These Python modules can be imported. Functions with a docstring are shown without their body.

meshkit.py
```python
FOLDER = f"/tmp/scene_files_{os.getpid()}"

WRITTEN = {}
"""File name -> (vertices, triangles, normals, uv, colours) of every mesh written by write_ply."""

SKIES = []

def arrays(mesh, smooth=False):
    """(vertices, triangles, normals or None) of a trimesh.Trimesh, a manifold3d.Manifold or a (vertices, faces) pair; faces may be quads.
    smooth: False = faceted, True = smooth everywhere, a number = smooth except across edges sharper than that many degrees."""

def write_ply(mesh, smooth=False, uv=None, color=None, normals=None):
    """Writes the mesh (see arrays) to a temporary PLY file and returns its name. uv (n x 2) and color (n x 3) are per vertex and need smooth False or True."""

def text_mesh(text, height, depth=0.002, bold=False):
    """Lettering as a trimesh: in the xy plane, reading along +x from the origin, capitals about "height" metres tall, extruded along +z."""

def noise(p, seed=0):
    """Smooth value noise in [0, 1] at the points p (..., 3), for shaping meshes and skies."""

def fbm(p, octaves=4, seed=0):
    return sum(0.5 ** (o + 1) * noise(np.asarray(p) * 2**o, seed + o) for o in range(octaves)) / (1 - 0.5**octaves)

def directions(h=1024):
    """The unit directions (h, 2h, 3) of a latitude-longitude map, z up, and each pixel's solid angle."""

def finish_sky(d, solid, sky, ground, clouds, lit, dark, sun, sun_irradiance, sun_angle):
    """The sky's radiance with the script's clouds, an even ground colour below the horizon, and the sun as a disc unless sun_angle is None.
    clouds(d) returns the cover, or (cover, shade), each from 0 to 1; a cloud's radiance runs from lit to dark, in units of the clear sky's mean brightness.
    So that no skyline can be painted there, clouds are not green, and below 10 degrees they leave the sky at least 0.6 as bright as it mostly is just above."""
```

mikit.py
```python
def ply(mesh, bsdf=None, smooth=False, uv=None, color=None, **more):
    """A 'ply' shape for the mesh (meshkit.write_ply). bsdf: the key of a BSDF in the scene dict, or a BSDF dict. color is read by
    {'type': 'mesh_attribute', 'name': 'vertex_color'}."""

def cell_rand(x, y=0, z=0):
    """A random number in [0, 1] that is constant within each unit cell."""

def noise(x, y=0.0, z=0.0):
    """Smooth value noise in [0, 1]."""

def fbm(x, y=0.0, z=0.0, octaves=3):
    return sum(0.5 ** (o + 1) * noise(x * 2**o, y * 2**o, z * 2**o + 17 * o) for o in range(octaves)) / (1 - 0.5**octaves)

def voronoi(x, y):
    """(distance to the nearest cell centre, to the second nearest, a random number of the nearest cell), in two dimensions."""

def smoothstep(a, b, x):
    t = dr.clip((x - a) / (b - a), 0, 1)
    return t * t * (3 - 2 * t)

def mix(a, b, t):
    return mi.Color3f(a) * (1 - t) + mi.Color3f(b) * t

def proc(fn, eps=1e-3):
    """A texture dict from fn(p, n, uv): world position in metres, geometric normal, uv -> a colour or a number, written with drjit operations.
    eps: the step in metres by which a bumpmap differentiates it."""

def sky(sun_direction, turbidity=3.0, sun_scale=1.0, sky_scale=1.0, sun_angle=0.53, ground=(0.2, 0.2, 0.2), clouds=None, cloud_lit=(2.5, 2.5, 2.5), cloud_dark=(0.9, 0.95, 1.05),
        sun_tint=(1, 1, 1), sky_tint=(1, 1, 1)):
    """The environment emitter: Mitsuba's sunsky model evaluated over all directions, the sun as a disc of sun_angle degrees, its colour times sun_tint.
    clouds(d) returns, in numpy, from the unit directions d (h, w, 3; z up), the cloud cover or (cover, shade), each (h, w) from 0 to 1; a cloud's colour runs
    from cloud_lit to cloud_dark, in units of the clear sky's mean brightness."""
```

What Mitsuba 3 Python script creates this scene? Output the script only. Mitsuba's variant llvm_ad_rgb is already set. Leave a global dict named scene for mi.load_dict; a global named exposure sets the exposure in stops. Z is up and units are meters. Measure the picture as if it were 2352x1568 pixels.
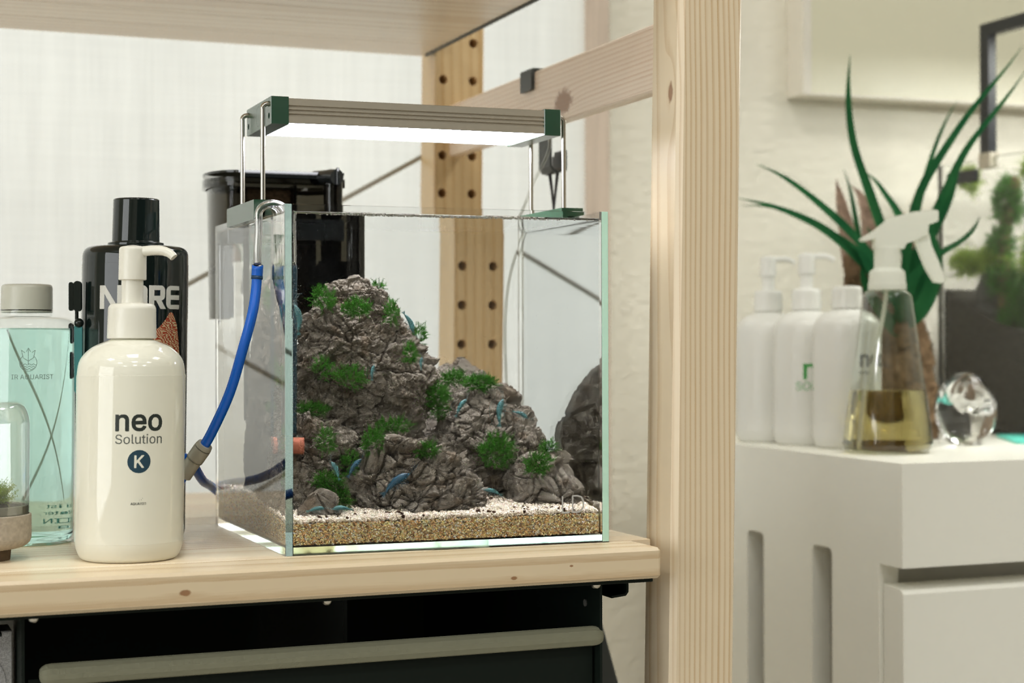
import math, random
import numpy as np, trimesh, mitsuba as mi, drjit as dr
import manifold3d as m3
from scipy.spatial import cKDTree
from scipy.interpolate import PchipInterpolator, CubicSpline
from shapely.geometry import Polygon, LineString, Point, box as sbox
from shapely.ops import unary_union
from shapely import affinity
import mikit, meshkit
from mikit import proc, noise, fbm, voronoi, cell_rand, smoothstep, mix

T = mi.ScalarTransform4f
scene, labels = {}, {}
rng = np.random.default_rng(7)

# ------------------------------------------------------------------ camera, light, exposure
# units are metres; the lower shelf's top is z = 0, x runs along the aquarium's front, y into the room's back wall
exposure = 0.0
YAW, PITCH, ROLL, FOC = .3600712, .00415101, -.00285983, 4101.46
CAM = np.array([-.23625496, -.99287109, .1172506])
_f = np.array([math.sin(YAW) * math.cos(PITCH), math.cos(YAW) * math.cos(PITCH), math.sin(PITCH)])
_r = np.array([math.cos(YAW), -math.sin(YAW), 0.0])
_u = np.cross(_r, _f)
_up = _u * math.cos(ROLL) - _r * math.sin(ROLL)
scene['camera'] = {'type': 'thinlens', 'fov': math.degrees(2 * math.atan(1176 / FOC)), 'fov_axis': 'x', 'near_clip': .05, 'far_clip': 50.0,
                   'aperture_radius': .0032, 'focus_distance': 1.035,
                   'to_world': T().look_at(origin=CAM.tolist(), target=(CAM + _f).tolist(), up=_up.tolist())}
L_WINDOW_BACK = (.78, .83, .82)      # daylight on the pane behind the shade
L_ADDED_LEFT = (4.3, 4.4, 4.4)              # unseen window added to brighten sides that face left
L_CEILING = (12.0, 12.0, 11.5)            # ceiling light panels
L_LAMP = (17.0, 17.1, 17.8)               # the aquarium lamp's diffuser
L_TANK_LAMP = (15.0, 15.2, 14.2)          # the lamp head over the planted tank


# ------------------------------------------------------------------ helpers
def tag(key, label=None, cat=None, group=None, kind=None):
    d = labels.setdefault(key, {})
    for k, v in (('label', label), ('category', cat), ('group', group), ('kind', kind)):
        if v:
            d[k] = v
    return key


def add(key, mesh, bsdf, smooth=30, label=None, cat=None, group=None, kind=None, **more):
    base, n = key, 0
    while key in scene:
        n += 1
        key = f'{base}_{n:03d}'
    scene[key] = mikit.ply(mesh, bsdf, smooth=smooth, **more)
    if label or cat or group or kind:
        tag(key, label, cat, group, kind)
    return key


def thing(key, label, cat, group=None):
    base, n = key, 0
    while key in labels or any(k.startswith(key + '__') for k in scene):
        n += 1
        key = f'{base}_{n:03d}'
    return tag(key, label, cat, group)


def vf(m):
    if hasattr(m, 'to_mesh'):
        q = m.to_mesh()
        return np.array(q.vert_properties[:, :3], float), np.array(q.tri_verts, int)
    if isinstance(m, (tuple, list)):
        f = np.asarray(m[1], int)
        if f.shape[1] == 4:
            f = np.vstack([f[:, [0, 1, 2]], f[:, [0, 2, 3]]])
        return np.asarray(m[0], float), f
    return np.array(m.vertices, float), np.array(m.faces, int)


def cat_mesh(*ms):
    V, F, o = [], [], 0
    for m in ms:
        v, f = vf(m)
        V.append(v); F.append(f + o); o += len(v)
    return np.vstack(V), np.vstack(F)


def move(m, t=(0, 0, 0), rz=0.0, R=None, s=1.0):
    v, f = vf(m)
    v = v * s
    if R is not None:
        v = v @ np.asarray(R).T
    if rz:
        c, sn = math.cos(rz), math.sin(rz)
        v = v @ np.array([[c, sn, 0], [-sn, c, 0], [0, 0, 1]])
    return v + np.asarray(t, float), f


def rot(axis, a):
    return trimesh.transformations.rotation_matrix(a, axis)[:3, :3]


def box(x0, x1, y0, y1, z0, z1, b=0.0):
    if b <= 0:
        m = trimesh.creation.box((x1 - x0, y1 - y0, z1 - z0))
        return vf((m.vertices + [(x0 + x1) / 2, (y0 + y1) / 2, (z0 + z1) / 2], m.faces))
    P = []
    for sx in (0, 1):
        for sy in (0, 1):
            for sz in (0, 1):
                c = np.array([(x0, x1)[sx], (y0, y1)[sy], (z0, z1)[sz]])
                d = np.array([1 - 2 * sx, 1 - 2 * sy, 1 - 2 * sz]) * b
                P += [c + d * [0, 1, 1], c + d * [1, 0, 1], c + d * [1, 1, 0]]
    return vf(m3.Manifold.hull_points(np.array(P)))


def lathe(prof, n=64, c=(0, 0, 0), lean=0.0):
    """prof: (r, z) from the bottom up; closed at r = 0. lean shears the axis along the picture plane's right"""
    prof = np.asarray(prof, float)
    a = np.arange(n) * 2 * np.pi / n
    V = np.concatenate([np.stack([r * np.cos(a), r * np.sin(a), np.full(n, z)], 1) for r, z in prof])
    F = []
    i = np.arange(n)
    j = (i + 1) % n
    for k in range(len(prof) - 1):
        A, B = k * n, (k + 1) * n
        F += [np.stack([A + i, A + j, B + j], 1), np.stack([A + i, B + j, B + i], 1)]
    F = np.vstack(F)
    m = trimesh.Trimesh(V, F, process=False)
    m.merge_vertices(digits_vertex=8)
    m.update_faces(m.nondegenerate_faces())
    v = np.array(m.vertices)
    return lean_v(v, lean) + np.asarray(c, float), np.array(m.faces)


LEAN = .0150


def lean_v(v, k=LEAN):
    return v + v[:, 2:3] * k * np.array([_r[0], _r[1], 0])


def rounded(pts, rad=.002, n=5):
    """polyline (r, z) with its inner corners rounded"""
    pts = [np.asarray(p, float) for p in pts]
    out = [pts[0]]
    for k in range(1, len(pts) - 1):
        p = pts[k]
        rr = rad[k] if isinstance(rad, (list, tuple)) else rad
        a, b = pts[k - 1] - p, pts[k + 1] - p
        la, lb = np.linalg.norm(a), np.linalg.norm(b)
        d = min(rr, la * .49, lb * .49)
        if d < 1e-6:
            out.append(p); continue
        A, B = p + a / la * d, p + b / lb * d
        for t in np.linspace(0, 1, n):
            out.append((1 - t) ** 2 * A + 2 * t * (1 - t) * p + t * t * B)
    out.append(pts[-1])
    return out


def spline(pts, n=40):
    pts = np.asarray(pts, float)
    d = np.r_[0, np.cumsum(np.linalg.norm(np.diff(pts, axis=0), axis=1))]
    return CubicSpline(d / d[-1], pts)(np.linspace(0, 1, n))


def tube(pts, r, n=12, caps=True):
    p = np.asarray(pts, float)
    r = np.broadcast_to(r, (len(p),))
    t = np.gradient(p, axis=0)
    t /= np.linalg.norm(t, axis=1, keepdims=True) + 1e-12
    a = np.cross(t[0], [0, 0, 1.0] if abs(t[0][2]) < .9 else [1.0, 0, 0])
    A = []
    for k in range(len(p)):
        a = a - t[k] * (a @ t[k])
        a = a / np.linalg.norm(a)
        A.append(a)
    A = np.array(A)
    B = np.cross(t, A)
    an = np.arange(n) * 2 * np.pi / n
    V = (p[:, None] + r[:, None, None] * (np.cos(an)[None, :, None] * A[:, None] + np.sin(an)[None, :, None] * B[:, None])).reshape(-1, 3)
    i = np.arange(n); j = (i + 1) % n
    F = []
    for k in range(len(p) - 1):
        a0, b0 = k * n, (k + 1) * n
        F += [np.stack([a0 + i, a0 + j, b0 + j], 1), np.stack([a0 + i, b0 + j, b0 + i], 1)]
    if caps:
        V = np.vstack([V, p[:1], p[-1:]])
        c0, c1 = len(V) - 2, len(V) - 1
        F += [np.stack([np.full(n, c0), j, i], 1), np.stack([np.full(n, c1), (len(p) - 1) * n + i, (len(p) - 1) * n + j], 1)]
    return V, np.vstack(F)


def cyl(p0, p1, r, n=24, r1=None):
    return tube([p0, p1], [r, r if r1 is None else r1], n)


def ball(c, r, sub=2, s=(1, 1, 1)):
    m = trimesh.creation.icosphere(subdivisions=sub, radius=1.0)
    return np.array(m.vertices) * r * np.asarray(s) + np.asarray(c), np.array(m.faces)


def extrude(poly, h):
    gs = getattr(poly, 'geoms', [poly])
    return cat_mesh(*[trimesh.creation.extrude_polygon(g, h, engine='earcut') for g in gs if g.area > 0])


def plate(poly, o, ax, ay, h):
    """poly (u, v) placed at o with u along ax, v along ay, thickness h along ax x ay"""
    v, f = extrude(poly, h)
    ax, ay = np.asarray(ax, float), np.asarray(ay, float)
    az = np.cross(ax, ay)
    return np.asarray(o) + v[:, :1] * ax + v[:, 1:2] * ay + v[:, 2:3] * az, f


def strokes(lines, w):
    return unary_union([LineString(l).buffer(w / 2, cap_style=2, join_style=1) for l in lines])


def wrap(m, R, az, c, z0, lean=LEAN, off=.00008, edge=.0012, flip=False):
    """lettering in the xy plane laid round a cylinder of radius R about c, its x = 0 facing azimuth az, its y = 0 at height z0"""
    v, f = vf(m)
    v, f = trimesh.remesh.subdivide_to_size(v, f, edge, max_iter=12)
    a = az + (-1 if flip else 1) * v[:, 0] / R
    rad = R + off + v[:, 2]
    P = np.stack([rad * np.cos(a), rad * np.sin(a), z0 + v[:, 1]], 1)
    return lean_v(P, lean) + np.asarray(c), (f[:, ::-1] if flip else f)


def text_w(s, width, bold=False):
    v, f = text(s, .01, bold)
    k = width / (v[:, 0].max() - v[:, 0].min())
    return v * [k, k, 1], f


def text(s, h, bold=False, depth=.00008, center=True):
    v, f = vf(meshkit.text_mesh(s, h, depth=depth, bold=bold))
    if center:
        v[:, 0] -= (v[:, 0].min() + v[:, 0].max()) / 2
    return v, f


def facing(c):
    """azimuth from a point towards the camera"""
    return math.atan2(CAM[1] - c[1], CAM[0] - c[0])


# ------------------------------------------------------------------ materials
def rgb(*c):
    return {'type': 'rgb', 'value': list(c)}


def srgb(r, g, b):
    return [((x / 255 + .055) / 1.055) ** 2.4 if x > 10 else x / 255 / 12.92 for x in (r, g, b)]


def P(base, rough=.5, metallic=0.0, spec=.5, **k):
    return {'type': 'twosided', 'bsdf': {'type': 'principled', 'base_color': base if isinstance(base, dict) else rgb(*base), 'roughness': rough, 'metallic': metallic, 'specular': spec, **k}}


def bump(inner, fn, scale, eps=2e-4):
    return {'type': 'twosided', 'bsdf': {'type': 'bumpmap', 'arbitrary': {**proc(fn, eps)}, 'scale': scale, 'bsdf': inner}}


def wood(axis, light, dark, freq=260., pith=(.03, -.04), warp=.004, knots=()):
    """growth rings about an axis, fine fibre streaks"""
    def fn(p, n, uv):
        q = [p.x, p.y, p.z]
        L = q[axis]
        a, b = [q[i] for i in range(3) if i != axis]
        a_, b_ = a, b
        a = a + warp * (fbm(L * 4.0, a * 9, b * 9, 2) - .5) * 2
        b = b + warp * (fbm(L * 1.5 + 7, a * 9, b * 9, 2) - .5) * 2
        r = dr.sqrt(dr.square(a - pith[0]) + dr.square(b - pith[1]))
        for kl, ka, kb, kr in knots:
            d2 = dr.square((L - kl) / 3.0) + dr.square(a_ - ka) + dr.square(b_ - kb)
            kw = min(kr, .0042)
            r = r + kw * dr.exp(-d2 / (kw * kw * 4))
        v = r * freq + .6 * noise(r * freq * .23, L * .7)
        t = v - dr.floor(v)
        ring = smoothstep(.35, .93, t) * (1 - smoothstep(.93, 1.0, t))
        fib = fbm(L * 25.0, a * 1400.0, b * 1400.0, 2)
        wide = noise(r * 45.0, L * 1.3, 3.0)
        k = .58 * ring * (.55 + .75 * noise(dr.floor(v) * 1.7, 5.0)) + .28 * (fib - .5) + .35 * (wide - .45)
        c = mix(light, dark, dr.clip(k, 0, 1))
        for kl, ka, kb, kr in knots:
            d = dr.sqrt(dr.square((L - kl) / 1.9) + dr.square(a_ - ka) + dr.square(b_ - kb)) * (.8 + .4 * noise(L * 400, a_ * 400, b_ * 400))
            c = mix(c, (.24, .115, .05), .9 * (1 - smoothstep(kr * .55, kr * 1.0, d)))
        return c
    return proc(fn)


PINE_L, PINE_D = (.70, .60, .45), (.54, .385, .215)
scene['pine_post'] = P(wood(2, (.63, .52, .37), (.43, .275, .125), 290., (.33, -.02), .005, ((.2734, .239, -.0064, .0040),)), .34, spec=.5)
scene['pine_back'] = P(wood(2, (.60, .43, .23), (.43, .25, .09), 120., (.16, .47), .004), .34, spec=.5)
scene['pine_rail'] = P(wood(1, (.73, .605, .49), (.58, .41, .29), 300., (.262, .175), .006, ((.1935, .25, .2941, .0105),)), .34, spec=.5)
scene['pine_board'] = P(wood(0, PINE_L, PINE_D, 130., (.02, -.09), .006), .34, spec=.5)
scene['pine_board_warm'] = P(wood(0, (.585, .475, .325), (.36, .215, .09), 105., (-.045, .045), .007, ((-.0663, -.0518, -.0108, .0021), (.1225, -.0424, -.0131, .0012), (.1586, -.0406, -.0080, .0008))), .34, spec=.5)
scene['pine_board_pale'] = P(wood(0, (.68, .57, .43), (.55, .39, .25), 95., (.2, -.05), .006), .34, spec=.5)
scene['pine_under'] = P(wood(0, (.70, .615, .51), (.56, .43, .31), 75., (.3, .40), .008), .34, spec=.5)


def paint(c, amp, f=60.):
    return proc(lambda p, n, uv: mi.Color3f(c) * (1 - amp + 2 * amp * fbm(p.x * f, p.y * f, p.z * f, 2)))


scene['wall_paint'] = {'type': 'twosided', 'bsdf': {'type': 'bumpmap', 'arbitrary': proc(lambda p, n, uv: fbm(p.x * 160, p.y * 160, p.z * 160, 2), 5e-4), 'scale': .0015, 'bsdf': {'type': 'diffuse', 'reflectance': rgb(.79, .755, .655)}}}
scene['room_paint'] = {'type': 'twosided', 'bsdf': {'type': 'diffuse', 'reflectance': rgb(.55, .54, .48)}}
scene['ceiling_paint'] = {'type': 'twosided', 'bsdf': {'type': 'diffuse', 'reflectance': rgb(.80, .79, .74)}}
scene['floor_finish'] = P(paint((.40, .37, .32), .15, 30.), .5)


def weave(p, n, uv):
    v = fbm(p.x * 420, p.z * 16, 1.0, 3) * .5 + fbm(p.x * 70, p.z * 7, 9.0, 2) * .5
    h = fbm(p.x * 14, p.z * 420, 4.0, 3) * .5 + fbm(p.x * 6, p.z * 70, 2.0, 2) * .5
    thin = smoothstep(.72, .80, noise(p.x * 34, p.z * 78, 5.0)) * smoothstep(-.08, -.2, p.x)  # bright slits of leaking daylight, put into the weave's colour
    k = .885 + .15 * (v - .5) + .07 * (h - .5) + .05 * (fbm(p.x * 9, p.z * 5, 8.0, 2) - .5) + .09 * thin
    return mi.Color3f(k, k * .992, k * .955)


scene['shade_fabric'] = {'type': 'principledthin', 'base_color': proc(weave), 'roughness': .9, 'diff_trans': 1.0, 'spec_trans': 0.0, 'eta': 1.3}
scene['unlit_hem'] = P(proc(lambda p, n, uv: mi.Color3f(.60, .50, .42) * (.86 + .28 * fbm(p.x * 420, p.z * 16, 1.0, 2))), .9, spec=.1)  # cloth without backlight, its darker pinkish tone put into the colour
scene['white_plastic'] = {'type': 'roughplastic', 'diffuse_reflectance': rgb(.76, .745, .66), 'alpha': .12}
scene['gloss_cream'] = {'type': 'plastic', 'diffuse_reflectance': rgb(.735, .725, .625)}
scene['white_cool'] = {'type': 'roughplastic', 'diffuse_reflectance': rgb(.80, .795, .755), 'alpha': .1}
scene['black_gloss'] = {'type': 'plastic', 'diffuse_reflectance': rgb(.006, .011, .010)}
scene['black_print'] = {'type': 'roughplastic', 'diffuse_reflectance': rgb(.022, .03, .026), 'alpha': .2}
scene['grey_print'] = {'type': 'roughplastic', 'diffuse_reflectance': rgb(.10, .11, .10), 'alpha': .2}
scene['pale_print'] = {'type': 'roughplastic', 'diffuse_reflectance': rgb(.20, .29, .26), 'alpha': .2}
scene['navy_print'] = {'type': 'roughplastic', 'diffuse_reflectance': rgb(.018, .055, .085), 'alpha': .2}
scene['white_print'] = {'type': 'roughplastic', 'diffuse_reflectance': rgb(.70, .70, .65), 'alpha': .2}
scene['green_print'] = {'type': 'roughplastic', 'diffuse_reflectance': rgb(.03, .33, .05), 'alpha': .2}
scene['mint_glow_strip'] = {'type': 'principledthin', 'base_color': rgb(.74, .95, .85), 'roughness': .4, 'diff_trans': 1.0, 'eta': 1.4}  # glow of light guided inside the pane, painted as pale mint
scene['etched_glass'] = P((.36, .355, .34), .6)


def coral(p, n, uv):
    w = fbm(p.x * 260, p.y * 260, p.z * 260, 2) * 5.0
    a = dr.sin(p.z * 3000 + w * 4.2 + 2400 * p.x) + .8 * dr.sin(p.x * 3600 - p.y * 1500 + w * 5.0 - 1500 * p.z)
    return mix((.40, .055, .02), (.72, .55, .33), smoothstep(-.05, .35, a))


scene['coral_print'] = {'type': 'roughplastic', 'diffuse_reflectance': proc(coral), 'alpha': .15}
scene['teal_plastic'] = {'type': 'roughplastic', 'diffuse_reflectance': rgb(.05, .24, .25), 'alpha': .1}
scene['pale_cap'] = {'type': 'roughplastic', 'diffuse_reflectance': rgb(.60, .61, .53), 'alpha': .15}
scene['clear_shell'] = {'type': 'thindielectric', 'int_ior': 1.3, 'specular_transmittance': rgb(.97, .985, .975)}
scene['pane_glass'] = {'type': 'dielectric', 'int_ior': 1.52, 'ext_ior': 1.0}
scene['tank_glass'] = {'type': 'dielectric', 'int_ior': 1.3, 'ext_ior': 1.0}
scene['clear_glass'] = {'type': 'dielectric', 'int_ior': 1.5, 'ext_ior': 1.0}
scene['clear_liquid'] = {'type': 'dielectric', 'int_ior': 1.333, 'ext_ior': 1.0}
scene['water_on_glass'] = {'type': 'dielectric', 'int_ior': 1.333, 'ext_ior': 1.52}
scene['bubble'] = {'type': 'dielectric', 'int_ior': 1.0, 'ext_ior': 1.333}
scene['tube_glass'] = {'type': 'thindielectric', 'int_ior': 1.9, 'specular_transmittance': rgb(.95, .96, .95)}
scene['smoky_plastic'] = {'type': 'thindielectric', 'int_ior': 1.22, 'specular_transmittance': rgb(.24, .225, .19)}
scene['smoky_dark'] = {'type': 'thindielectric', 'int_ior': 1.3, 'specular_transmittance': rgb(.14, .135, .115)}
scene['filter_black'] = {'type': 'plastic', 'diffuse_reflectance': rgb(.012, .014, .014)}
scene['filter_media'] = P(paint((.26, .18, .12), .7, 500.), .9)
scene['filter_grey'] = P((.10, .10, .09), .6)
scene['steel'] = P((.60, .575, .52), .2, 1.0)
scene['aluminium'] = P((.46, .415, .335), .42, .55)
scene['green_anodised'] = {'type': 'roughplastic', 'diffuse_reflectance': rgb(.012, .07, .032), 'alpha': .10, 'int_ior': 2.1}
scene['slot_black'] = P((.01, .01, .01), .6)
scene['brace_steel'] = P((.42, .41, .365), .5, .1)
scene['hook_black'] = P((.035, .04, .036), .45)
scene['tie_black'] = P((.03, .03, .03), .5)
scene['cable_clear'] = {'type': 'thindielectric', 'int_ior': 1.6, 'specular_transmittance': rgb(.80, .80, .77)}
scene['drawer_metal'] = P((.0035, .0075, .005), .6, spec=.2)


def grit(p, n, uv):
    return fbm(p.x * 2600, p.y * 2600, p.z * 2600, 2)


scene['drawer_handle'] = {'type': 'twosided', 'bsdf': {'type': 'bumpmap', 'arbitrary': proc(grit, 1.5e-4), 'scale': .0007, 'bsdf': {'type': 'principled', 'base_color': rgb(.215, .215, .15), 'roughness': .55, 'specular': .4}}}
scene['speckled_board'] = P(proc(lambda p, n, uv: mi.Color3f(.42, .42, .42) * (.55 + .9 * noise(p.x * 2600, p.y * 2600, p.z * 2600))), .7)


def rock_col(p, n, uv):
    a = fbm(p.x * 70, p.y * 70, p.z * 70, 3)
    b = fbm(p.x * 500 + 5, p.y * 500, p.z * 500, 3)
    c = noise(p.x * 1800, p.y * 1800, p.z * 1800)
    k = .62 + .75 * (a - .5) + .95 * (b - .5) + .45 * (c - .5)
    col = mix((.088, .075, .060), (.330, .293, .246), dr.clip(k, 0, 1))
    rust = smoothstep(.60, .78, fbm(p.x * 110 + 31, p.y * 110, p.z * 110, 2))
    return mix(col, (.145, .095, .055), .45 * rust)


scene['rock'] = {'type': 'twosided', 'bsdf': {'type': 'bumpmap', 'arbitrary': proc(lambda p, n, uv: fbm(p.x * 750, p.y * 750, p.z * 750, 3), 1.2e-4), 'scale': .0011, 'bsdf': {'type': 'diffuse', 'reflectance': proc(rock_col)}}}
scene['moss_green'] = {'type': 'principledthin', 'base_color': rgb(.058, .205, .026), 'roughness': .5, 'diff_trans': .7, 'eta': 1.4}
scene['moss_yellow'] = {'type': 'principledthin', 'base_color': rgb(.30, .42, .07), 'roughness': .5, 'diff_trans': 1.0, 'eta': 1.4}
scene['vcol'] = {'type': 'twosided', 'bsdf': {'type': 'diffuse', 'reflectance': {'type': 'mesh_attribute', 'name': 'vertex_color'}}}
scene['shrimp_blue'] = P(proc(lambda p, n, uv: mix((.025, .10, .12), (.10, .30, .31), fbm(p.x * 900, p.y * 900, p.z * 900, 2))), .35, spec=.6)
scene['shrimp_deep'] = P((.016, .085, .15), .35, spec=.6)
scene['shrimp_eye'] = P((.01, .01, .012), .2)
scene['shrimp_pale'] = P((.25, .42, .45), .5)
scene['terracotta'] = P(paint((.42, .13, .075), .12, 900.), .8)
scene['algae_ceramic'] = P(paint((.105, .085, .06), .5, 600.), .9)
scene['pink_disc'] = P((.50, .25, .22), .6)
scene['hose_blue'] = {'type': 'roughplastic', 'diffuse_reflectance': rgb(.006, .13, .66), 'alpha': .15}
scene['blue_band'] = P((.01, .05, .13), .4)
scene['beige_fitting'] = {'type': 'roughplastic', 'diffuse_reflectance': rgb(.42, .40, .33), 'alpha': .15}
scene['grey_ring'] = P((.16, .155, .12), .5)
scene['concrete'] = {'type': 'twosided', 'bsdf': {'type': 'bumpmap', 'arbitrary': proc(lambda p, n, uv: fbm(p.x * 1100, p.y * 1100, p.z * 1100, 3), 2e-4), 'scale': .0004, 'bsdf': {'type': 'diffuse', 'reflectance': paint((.41, .36, .29), .18, 500.)}}}
scene['foot_wood'] = P(paint((.10, .065, .035), .35, 300.), .7)
scene['soil'] = P(paint((.022, .019, .014), .6, 500.), .9)
scene['cabinet_white'] = P((.775, .765, .70), .35, spec=.4)
scene['cabinet_inside'] = P((.55, .54, .49), .6)
scene['sign_gloss'] = {'type': 'roughplastic', 'diffuse_reflectance': rgb(.70, .67, .52), 'alpha': .09}
scene['sign_frame'] = P((.72, .68, .60), .4)
scene['sign_edge'] = P((.22, .20, .14), .5)
scene['leaf'] = {'type': 'principledthin', 'base_color': proc(lambda p, n, uv: mix((.010, .072, .028), (.030, .130, .045), noise(p.x * 90, p.y * 90, p.z * 25))), 'roughness': .35, 'diff_trans': .35, 'eta': 1.45}
scene['dry_sheath'] = P(paint((.27, .18, .13), .35, 150.), .85)
scene['bark'] = {'type': 'twosided', 'bsdf': {'type': 'bumpmap', 'arbitrary': proc(lambda p, n, uv: fbm(p.x * 300, p.y * 300, p.z * 60, 3), 4e-4), 'scale': .004, 'bsdf': {'type': 'diffuse', 'reflectance': paint((.17, .11, .065), .5, 120.)}}}
scene['slate'] = P(paint((.045, .046, .042), .4, 60.), .8)
scene['stand_black'] = P((.012, .014, .017), .35)
scene['mat_teal'] = P((.12, .60, .50), .5)
scene['spray_plastic'] = {'type': 'principledthin', 'base_color': rgb(.86, .865, .80), 'roughness': .35, 'diff_trans': .75, 'eta': 1.45}
scene['frost_clear'] = {'type': 'thindielectric', 'int_ior': 1.5, 'specular_transmittance': rgb(.78, .80, .76)}


def absorb(r, g, b):
    """a medium that only absorbs, per metre"""
    k = max(r, g, b)
    return {'type': 'homogeneous', 'sigma_t': rgb(r / k, g / k, b / k), 'scale': k, 'albedo': 0.0}


# ------------------------------------------------------------------ the room
WY = .70                                            # face of the back wall
WX0, WX1, WZ0, WZ1 = -1.9, .4745, -.045, 1.15         # the window opening in it
add('floor', box(-3.2, 3.4, -5.4, .9, -.90, -.85), 'floor_finish', kind='structure')
add('ceiling', box(-3.2, 3.4, -5.4, .9, 1.75, 1.80), 'ceiling_paint', kind='structure')
wall = m3.Manifold.cube([6.6, .16, 2.6]).translate([-3.2, WY, -.85]) - m3.Manifold.cube([WX1 - WX0, 1.0, WZ1 - WZ0]).translate([WX0, WY - .4, WZ0])
add('wall_back', wall, 'wall_paint', smooth=False, kind='structure')
LW = (-2.9, -.5, -.25, 1.25)                       # added unseen window opening in the left wall: y0, y1, z0, z1
add('wall_left', m3.Manifold.cube([.1, 6.3, 2.6]).translate([-3.3, -5.4, -.85]) - m3.Manifold.cube([1, LW[1] - LW[0], LW[3] - LW[2]]).translate([-3.7, LW[0], LW[2]]), 'room_paint', smooth=False, kind='structure')
add('wall_right', box(3.4, 3.5, -5.4, .9, -.85, 1.75), 'room_paint', smooth=False, kind='structure')
add('wall_front', box(-3.2, 3.4, -5.4, -5.3, -.85, 1.75), 'room_paint', smooth=False, kind='structure')


def pane(x0, x1, z0, z1, y, facing_y):
    v = np.array([[x0, y, z0], [x1, y, z0], [x1, y, z1], [x0, y, z1]])
    f = np.array([[0, 1, 2], [0, 2, 3]])           # normal -y
    return v, (f if facing_y < 0 else f[:, ::-1])


PANE = {'type': 'diffuse', 'reflectance': rgb(.3, .3, .3)}
add('window_1', pane(WX0, WX1, WZ0, WZ1, WY + .02, -1), PANE, smooth=False, kind='structure', emitter={'type': 'area', 'radiance': rgb(*L_WINDOW_BACK)})
v = np.array([[-3.24, LW[0], LW[2]], [-3.24, LW[1], LW[2]], [-3.24, LW[1], LW[3]], [-3.24, LW[0], LW[3]]])
add('added_window_2', (v, np.array([[0, 1, 2], [0, 2, 3]])), PANE, smooth=False, kind='structure', emitter={'type': 'area', 'radiance': rgb(*L_ADDED_LEFT)})  # added glowing pane, unseen, fills the left-facing sides with light
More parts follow.
